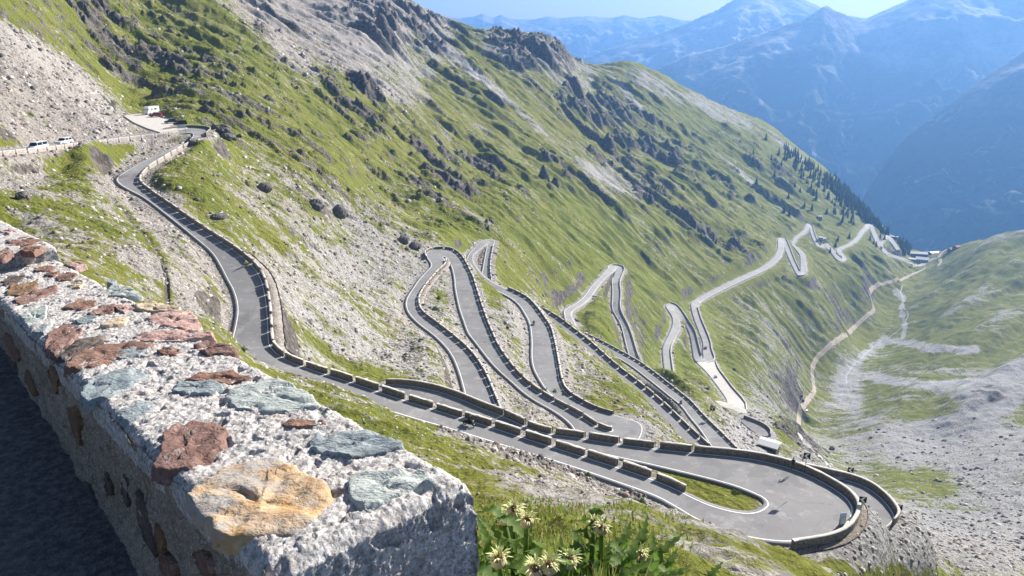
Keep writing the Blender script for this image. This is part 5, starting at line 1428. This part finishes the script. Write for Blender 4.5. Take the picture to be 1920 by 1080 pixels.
# the wood beyond the ridge that reads as one mass
wv = []; wq = []; ofs = 0
tm_ = [np.array([v.co for v in protos[k].children[0].data.vertices]) for k in range(4)]
tf_ = [np.array([list(p.vertices) for p in protos[k].children[0].data.polygons]) for k in range(4)]
for k in range(420):
    x = 1560 + tr.random() * 250
    y = float(np.interp(x, [1560, 1640, 1700, 1740, 1810], [345, 425, 460, 466, 455])) + tr.random() * 10
    u = (x - 960) / F; d = 1450 + tr.random() * 480 + max(0, (x - 1640)) * .8
    p = at_d(x, y, d); gz = ground(p[0], p[1]) if math.hypot(p[0], p[1]) < 2480 else -700
    s = .9 + .6 * tr.random(); c_, s_ = math.cos(k), math.sin(k)
    V = tm_[k % 4] * s; V = np.stack([V[:, 0] * c_ - V[:, 1] * s_ + p[0], V[:, 0] * s_ + V[:, 1] * c_ + p[1], V[:, 2] + gz - .5], 1)
    wv.append(V); wq.append(tf_[k % 4] + ofs); ofs += len(V)
tag(mesh_np('wood', np.concatenate(wv), np.concatenate(wq), NEEDLE.m, smooth=False), kind='stuff')

# ------------------------------------------------------------------ boulders and loose stones
ROCKMAT = stone_mat('boulder_rock', (.085, .08, .078), (.13, .12, .115), (.19, .175, .16), .08)
def boulder(label, px, py, r, s=(1, 1, .8), seed=1, name='boulder'):
    q = hit(px, py, 20)
    m = MB(); g_ = bmesh.ops.create_icosphere(m.bm, subdivisions=4, radius=1.0)
    rr = np.array([v.co for v in m.bm.verts])
    k = 1 + .35 * fbm(rr[:, 0] * 1.1 + seed, rr[:, 1] * 1.1 + rr[:, 2] * .9, 4, seed) + .22 * np.abs(fbm(rr[:, 0] * 2.7, rr[:, 2] * 2.7 + rr[:, 1] * 2, 3, seed + 3))
    for v, c in zip(m.bm.verts, k): v.co = Vector((v.co.x * s[0], v.co.y * s[1], v.co.z * s[2])) * float(c) * r
    o = m.build(name, ROCKMAT); o.location = (q[0], q[1], q[2] + r * s[2] * .35); o.rotation_euler = (0, 0, seed)
    return tag(o, label, 'boulder')
boulder('big dark boulder on the scree slope, the left one of a pair', 593, 388, 2.3, (1.2, 1, .9), 1)
boulder('big dark boulder on the scree slope, the right one of a pair', 636, 404, 2.6, (1.0, 1, 1.1), 2)
boulder('dark boulder in the grass above the long left bend', 497, 356, 2.0, (1.2, 1, .8), 3)
boulder('flat pale boulder at the edge of the near left bend', 410, 408, 1.3, (1.6, 1, .6), 4)
boulder('dark rock in the small grass patch at far left', 41, 372, 1.0, (.9, 1, .9), 5)
boulder('dark boulder on the grass just below the parking bend', 418, 250, 2.6, (1.3, 1, .9), 6)
boulder('dark boulder right of the end of the ramp wall', 428, 262, 2.2, (1.2, 1, .8), 7)
boulder('dark rock at the upper edge of the second left hairpin', 778, 465, 2.2, (1.3, 1, .8), 8)
boulder('black rock above the central hairpin', 757, 455, 2.0, (1, 1, 1), 9)
boulder('dark boulder at the foot of the valley track', 1560, 842, 2.0, (1.2, 1, .8), 11)
# loose stones: a scatter nobody could count
def stones(n, wfun, smin, smax, name, mats, seed):
    r_ = np.random.default_rng(seed)
    J = r_.integers(20, NR - 120, n * 14); I = r_.integers(62, NA - 62, n * 14)
    w = wfun(J, I); keep = np.nonzero(r_.random(len(J)) < w)[0][:n]; J = J[keep]; I = I[keep]; n = len(J)
    base = np.array([(-1, -1, -.6), (1, -1, -.6), (1, 1, -.6), (-1, 1, -.6), (-.7, -.8, .5), (.8, -.6, .6), (.6, .7, .45), (-.6, .8, .65), (0, 0, .95)])
    faces = np.array([(0, 1, 5), (0, 5, 4), (1, 2, 6), (1, 6, 5), (2, 3, 7), (2, 7, 6), (3, 0, 4), (3, 4, 7), (4, 5, 8), (5, 6, 8), (6, 7, 8), (7, 4, 8)])
    g_ = GR[J, I]
    sz = g_ * .00072 * (smin + (smax - smin) * r_.random(n) ** 3) + .02
    V = base[None] * (1 + .35 * (r_.random((n, 9, 3)) - .5)) * (sz[:, None, None] * np.stack([1 + .5 * r_.random(n), .8 + .3 * r_.random(n), .7 + .3 * r_.random(n)], 1)[:, None, :])
    a = r_.random(n) * 6.28; c_, s_ = np.cos(a)[:, None], np.sin(a)[:, None]
    X = V[..., 0] * c_ - V[..., 1] * s_ + GX[J, I][:, None]; Y = V[..., 0] * s_ + V[..., 1] * c_ + GY[J, I][:, None]; Z = V[..., 2] + GZ[J, I][:, None]
    Vv2 = np.stack([X, Y, Z], 2).reshape(-1, 3); Fc = (faces[None] + (np.arange(n) * 9)[:, None, None]).reshape(-1, 3)
    mi = np.repeat(r_.integers(0, len(mats), n), len(faces))
    return tag(mesh_np(name, Vv2, Fc, mats, smooth=False, mi=mi), kind='stuff')
ST = [simple_mat('pale_stone', (.40, .37, .34), .95, var=.2, scale=2), simple_mat('brown_stone', (.24, .19, .16), .95, var=.25, scale=2), simple_mat('dark_scree_stone', (.11, .10, .095), .95, var=.25, scale=2)]
infr = lambda J, I: (PX[J, I] > -60) & (PX[J, I] < 1980) & (PY[J, I] > -20) & (PY[J, I] < 1100)
stones(15000, lambda J, I: infr(J, I) * (DIST[J, I] > 1.2) * np.clip(1.0 - GRASS[J, I] * 1.25, .012, 1) * (GR[J, I] > 30) * np.clip((700 - GR[J, I]) / 350, 0, 1), 1.0, 3.8, 'loose_stones', ST, 3)
stones(1400, lambda J, I: infr(J, I) * emask[J, I], 2, 8, 'rubble_edge', ST, 4)

# ------------------------------------------------------------------ bushes
LEAFM = NT('bush_leaves'); pl_ = LEAFM.obj(); LEAFM.base(LEAFM.mix(LEAFM.noise(pl_, 3, 3), (.05, .09, .015), (.11, .16, .03))); LEAFM.rough(.8)
def bush_mesh(seed, r=1.0, n=420):
    r_ = np.random.default_rng(seed); V = []; Fq = []
    for k in range(n):
        d = r_.normal(size=3); d /= np.linalg.norm(d); d[2] = abs(d[2])
        rad = r * (.45 + .6 * r_.random()) * (1 + .3 * math.sin(d[0] * 5 + seed)); c = d * rad * np.array([1, 1, .75])
        u = r_.normal(size=3); u /= np.linalg.norm(u); v = np.cross(u, d); v /= np.linalg.norm(v) + 1e-6
        s = r * .13 * (.6 + r_.random())
        b = len(V); V += [c - u * s, c + v * s * .5, c + u * s, c - v * s * .5]; Fq.append((b, b + 1, b + 2, b + 3))
    return np.array(V), np.array(Fq)
BM = [bush_mesh(k) for k in (1, 2, 3)]
for k, (x, y, r, lab) in enumerate([(1040, 736, .9, 'round green bush, middle of the row on the scree below the wide road'), (1024, 732, .7, 'small dark green bush, first of the row on the scree below the wide road'), (1058, 742, .8, 'green bush, last of the row on the scree below the wide road'), (822, 560, 1.1, 'bright green bush inside the left hairpin bend, upper one'), (816, 580, 1.2, 'bright green bush inside the left hairpin bend, lower one'), (1090, 886, .45, 'small bush beside the near road verge, left of three'), (1103, 890, .4, 'small bush beside the near road verge, middle of three'), (1115, 896, .4, 'small bush beside the near road verge, right of three'), (1380, 925, .6, 'small dark bush on the grassy island of the hairpin'), (1204, 944, .55, 'green bush at the rubble edge under the near road'), (455, 656, .6, 'green weed clump at the edge of the near road beside the foreground parapet'), (1192, 938, .4, 'tiny green bush left of the rubble edge end')]):
    q = hit(x, y, 12)
    V, Q = BM[k % 3]
    tag(mesh_np('bush', V * r * 1.1 + np.array(q) - np.array([0, 0, .1]), Q, LEAFM.m, smooth=False), lab, 'bush')

# ------------------------------------------------------------------ thistles and grass in the foreground
TH_LEAF = NT('thistle_leaf'); pth = TH_LEAF.obj(); TH_LEAF.base(TH_LEAF.mix(TH_LEAF.ss(TH_LEAF.noise(pth, 25, 4), .35, .65), (.07, .14, .02), (.16, .24, .05))); TH_LEAF.rough(.6)
TH_BR = simple_mat('pale_bract', (.55, .56, .26), .7, var=.2, scale=30); TH_HEAD = simple_mat('dry_flower', (.42, .33, .20), .9, var=.35, scale=60); TH_DARK = simple_mat('flower_core', (.09, .05, .03), .9)
def blade(P, w, up, jag=0, n=8):
    """flat leaf along the points P; toothed edge when jag"""
    P = [Vector(p) for p in P]; out = []
    V = []; Fq = []
    for i in range(n + 1):
        t_ = i / n; f_ = t_ * (len(P) - 1); k = min(int(f_), len(P) - 2); c = P[k].lerp(P[k + 1], f_ - k)
        d = (P[k + 1] - P[k]).normalized(); s = d.cross(up).normalized()
        ww = w * math.sin(math.pi * min(1, .12 + t_ * .88)) * (1 if not jag else (1.45 if i % 2 else .55))
        V += [c - s * ww + up * ww * .25, c, c + s * ww + up * ww * .25]
    for i in range(n):
        b = i * 3; Fq += [(b, b + 1, b + 4, b + 3), (b + 1, b + 2, b + 5, b + 4)]
    return V, Fq
def join(parts):
    V = []; Q = []
    for v, q in parts:
        o = len(V); V += [tuple(x) for x in v]; Q += [tuple(k + o for k in f) for f in q]
    return np.array(V), np.array(Q)
def thistle(label, base, heads, seed, nleaf=44, spread=.26):
    """heads: places of the flower heads"""
    r_ = random.Random(seed); base = Vector(base)
    root = empty('thistle' if len(heads) else 'weed_plant', base, 0, label, 'thistle' if len(heads) else 'weed')
    lv = []
    for k, hd in enumerate(heads):
        hd = Vector(hd) - base
        m = MB(); mid = hd * .5 + Vector((r_.uniform(-.03, .03), r_.uniform(-.03, .03), .05))
        m.tube((hd.x * .2, hd.y * .2, 0), mid, .012, .010, n=7); m.tube(mid, hd, .010, .009, n=7); m.build('stem', TH_LEAF.m, root, smooth=True)
        for q in range(7):
            t_ = .3 + .65 * q / 7; p = (Vector((hd.x * .2, hd.y * .2, 0)).lerp(mid, t_ * 2) if t_ < .5 else mid.lerp(hd, t_ * 2 - 1))
            a = r_.random() * 6.28; L_ = r_.uniform(.09, .17)
            lv.append(blade([p, p + Vector((math.cos(a) * L_ * .5, math.sin(a) * L_ * .5, L_ * .45)), p + Vector((math.cos(a) * L_, math.sin(a) * L_, L_ * .2))], .022, Vector((0, 0, 1)), 1, 12))
        h = MB(); h.ball(hd, .022, 3, (1, 1, .95))
        for v_ in h.bm.verts: v_.co += (v_.co - hd).normalized() * r_.uniform(-.003, .005)
        ho_ = h.build('flower_head', TH_HEAD, root, smooth=True)
        h = MB(); h.ball(hd + Vector((0, -.008, .014)), .013, 2); h.build('flower_core', TH_DARK, ho_, smooth=True)
        br = []
        for q in range(64):
            a = r_.random() * 6.28; e = r_.uniform(.05, 1.35); d = Vector((math.cos(a) * math.cos(e), math.sin(a) * math.cos(e), math.sin(e)))
            L_ = r_.uniform(.026, .054)
            br.append(blade([hd + d * .015, hd + d * L_ * .6 + Vector((0, 0, .01)), hd + d * L_], .0021, Vector((0, 0, 1)).cross(d).cross(d).normalized() if abs(d.z) < .95 else Vector((1, 0, 0)), 0, 4))
        V, Q = join(br); mesh_np('bracts', V, Q, TH_BR, smooth=False, parent=ho_)
    for k in range(nleaf):
        a = r_.random() * 6.28; rr_ = spread * r_.random(); p = Vector((math.cos(a) * rr_, math.sin(a) * rr_, 0.0)); L_ = r_.uniform(.12, .30); a2 = a + r_.uniform(-.6, .6)
        lv.append(blade([p, p + Vector((math.cos(a2) * L_ * .3, math.sin(a2) * L_ * .3, L_ * .75)), p + Vector((math.cos(a2) * L_ * .8, math.sin(a2) * L_ * .8, L_ * .9))], 0.020, Vector((-math.cos(a2) * .5, -math.sin(a2) * .5, 1)).normalized(), 1, 16))
    V, Q = join(lv); mesh_np('leaves', V, Q, TH_LEAF.m, smooth=False, parent=root)
    return root
def tb(px, d):
    p = at_d(px, 1000, d); return (p[0], p[1], ground(p[0], p[1]) - .02)
hd = lambda x, y, d: at_d(x, y, d)
thistle('tall pale thistle with two open heads, behind the right end of the parapet', tb(985, 2.55), [hd(963, 958, 2.6), hd(988, 978, 2.5), hd(945, 975, 2.75)], 1)
thistle('thistle with a round pale head at the bottom edge beside the parapet', tb(930, 2.1), [hd(935, 1052, 2.15)], 2, 16)
thistle('thistle with two heads at the bottom edge in the middle of the weeds', tb(1045, 2.15), [hd(1067, 1053, 2.2), hd(1030, 1064, 2.1), hd(1003, 1070, 2.1)], 3, 20)
thistle('spiky pale green thistle without open flower, right of the tall one', tb(1118, 2.8), [hd(1115, 985, 2.85), hd(1128, 992, 2.8)], 4, 26)
thistle('leafy thistle plant low at the right of the weeds', tb(1190, 3.0), [hd(1200, 1040, 3.0)], 5, 30, .35)
thistle('leafy green weed clump at the foot of the parapet end', tb(915, 2.3), [], 6, 70, .30)
thistle('leafy green weed clump between the thistles', tb(1010, 2.5), [], 7, 80, .38)
thistle('leafy green weed clump right of the thistle heads', tb(1085, 2.5), [], 8, 70, .34)
GR_M = [NT('grass_blade_green'), NT('grass_blade_dry')]
for q_, (c1, c2) in zip(GR_M, (((.09, .15, .018), (.20, .25, .04)), ((.24, .20, .085), (.36, .31, .16)))):
    q_.base(q_.mix(q_.noise(q_.obj(), 14, 3), c1, c2)); q_.rough(.8)
def translucent(nt, k=.55):
    tl = nt.n('ShaderNodeBsdfTranslucent'); mx = nt.n('ShaderNodeMixShader'); mx.inputs[0].default_value = k
    src = nt.b.inputs['Base Color'].links[0].from_socket
    nt.l(src, tl.inputs[0]); nt.l(nt.b.outputs[0], mx.inputs[1]); nt.l(tl.outputs[0], mx.inputs[2]); nt.l(mx.outputs[0], nt.out.inputs[0])
for q_ in GR_M + [TH_LEAF, LEAFM]: translucent(q_)
def grass(n, xs, ys, dr, hr, name, dry, seed, lean=.35, wid=.0018):
    r_ = np.random.default_rng(seed); V = []; Q = []; mi = []
    for k in range(n):
        px = r_.uniform(*xs); d = math.exp(r_.uniform(math.log(dr[0]), math.log(dr[1])))
        u = (px - 960) / F; x = u * d; y = d * .84
        if y < 1.2: continue
        rel = np.array([x, y, 0]) - ORG
        if rel @ WP < WW + .06 and rel @ WP > -1 and rel @ WD > -.1: continue
        if r_.random() < (px - 1090) / 260 * 1: continue
        z = ground(x, y); h = r_.uniform(*hr) * (1 + d * .04); a = r_.random() * 6.28; w = wid * d * (.6 + r_.random()) ; l = h * lean * r_.random()
        dx, dy = math.cos(a), math.sin(a)
        b = len(V)
        V += [(x - dy * w, y + dx * w, z - .03), (x + dy * w, y - dx * w, z - .03), (x + dx * l * .4 + dy * w * .8, y + dy * l * .4 - dx * w * .8, z + h * .6), (x + dx * l * .4 - dy * w * .8, y + dy * l * .4 + dx * w * .8, z + h * .6), (x + dx * l, y + dy * l, z + h)]
        Q += [(b, b + 1, b + 2, b + 3), (b + 3, b + 2, b + 4, b + 4)]
        m_ = 1 if r_.random() < dry else 0
        mi += [m_, m_]
    V = np.array(V); Q = np.array(Q)
    quad = Q[0::2]; tri = Q[1::2][:, :3]
    F3 = np.concatenate([quad[:, [0, 1, 2]], quad[:, [0, 2, 3]], tri]); m3 = np.concatenate([mi[0::2], mi[0::2], mi[0::2]])
    return tag(mesh_np(name, V, F3, [g_.m for g_ in GR_M], smooth=False, mi=m3), kind='stuff')
grass(8000, (860, 1340), None, (1.9, 4.0), (.08, .26), 'grass', .22, 1)
grass(16000, (700, 1330), None, (4.5, 40), (.04, .11), 'grass', .3, 2, .8, .0010)
grass(2200, (1110, 1330), None, (2.4, 4.6), (.10, .27), 'grass', .5, 3, .9, .0010)
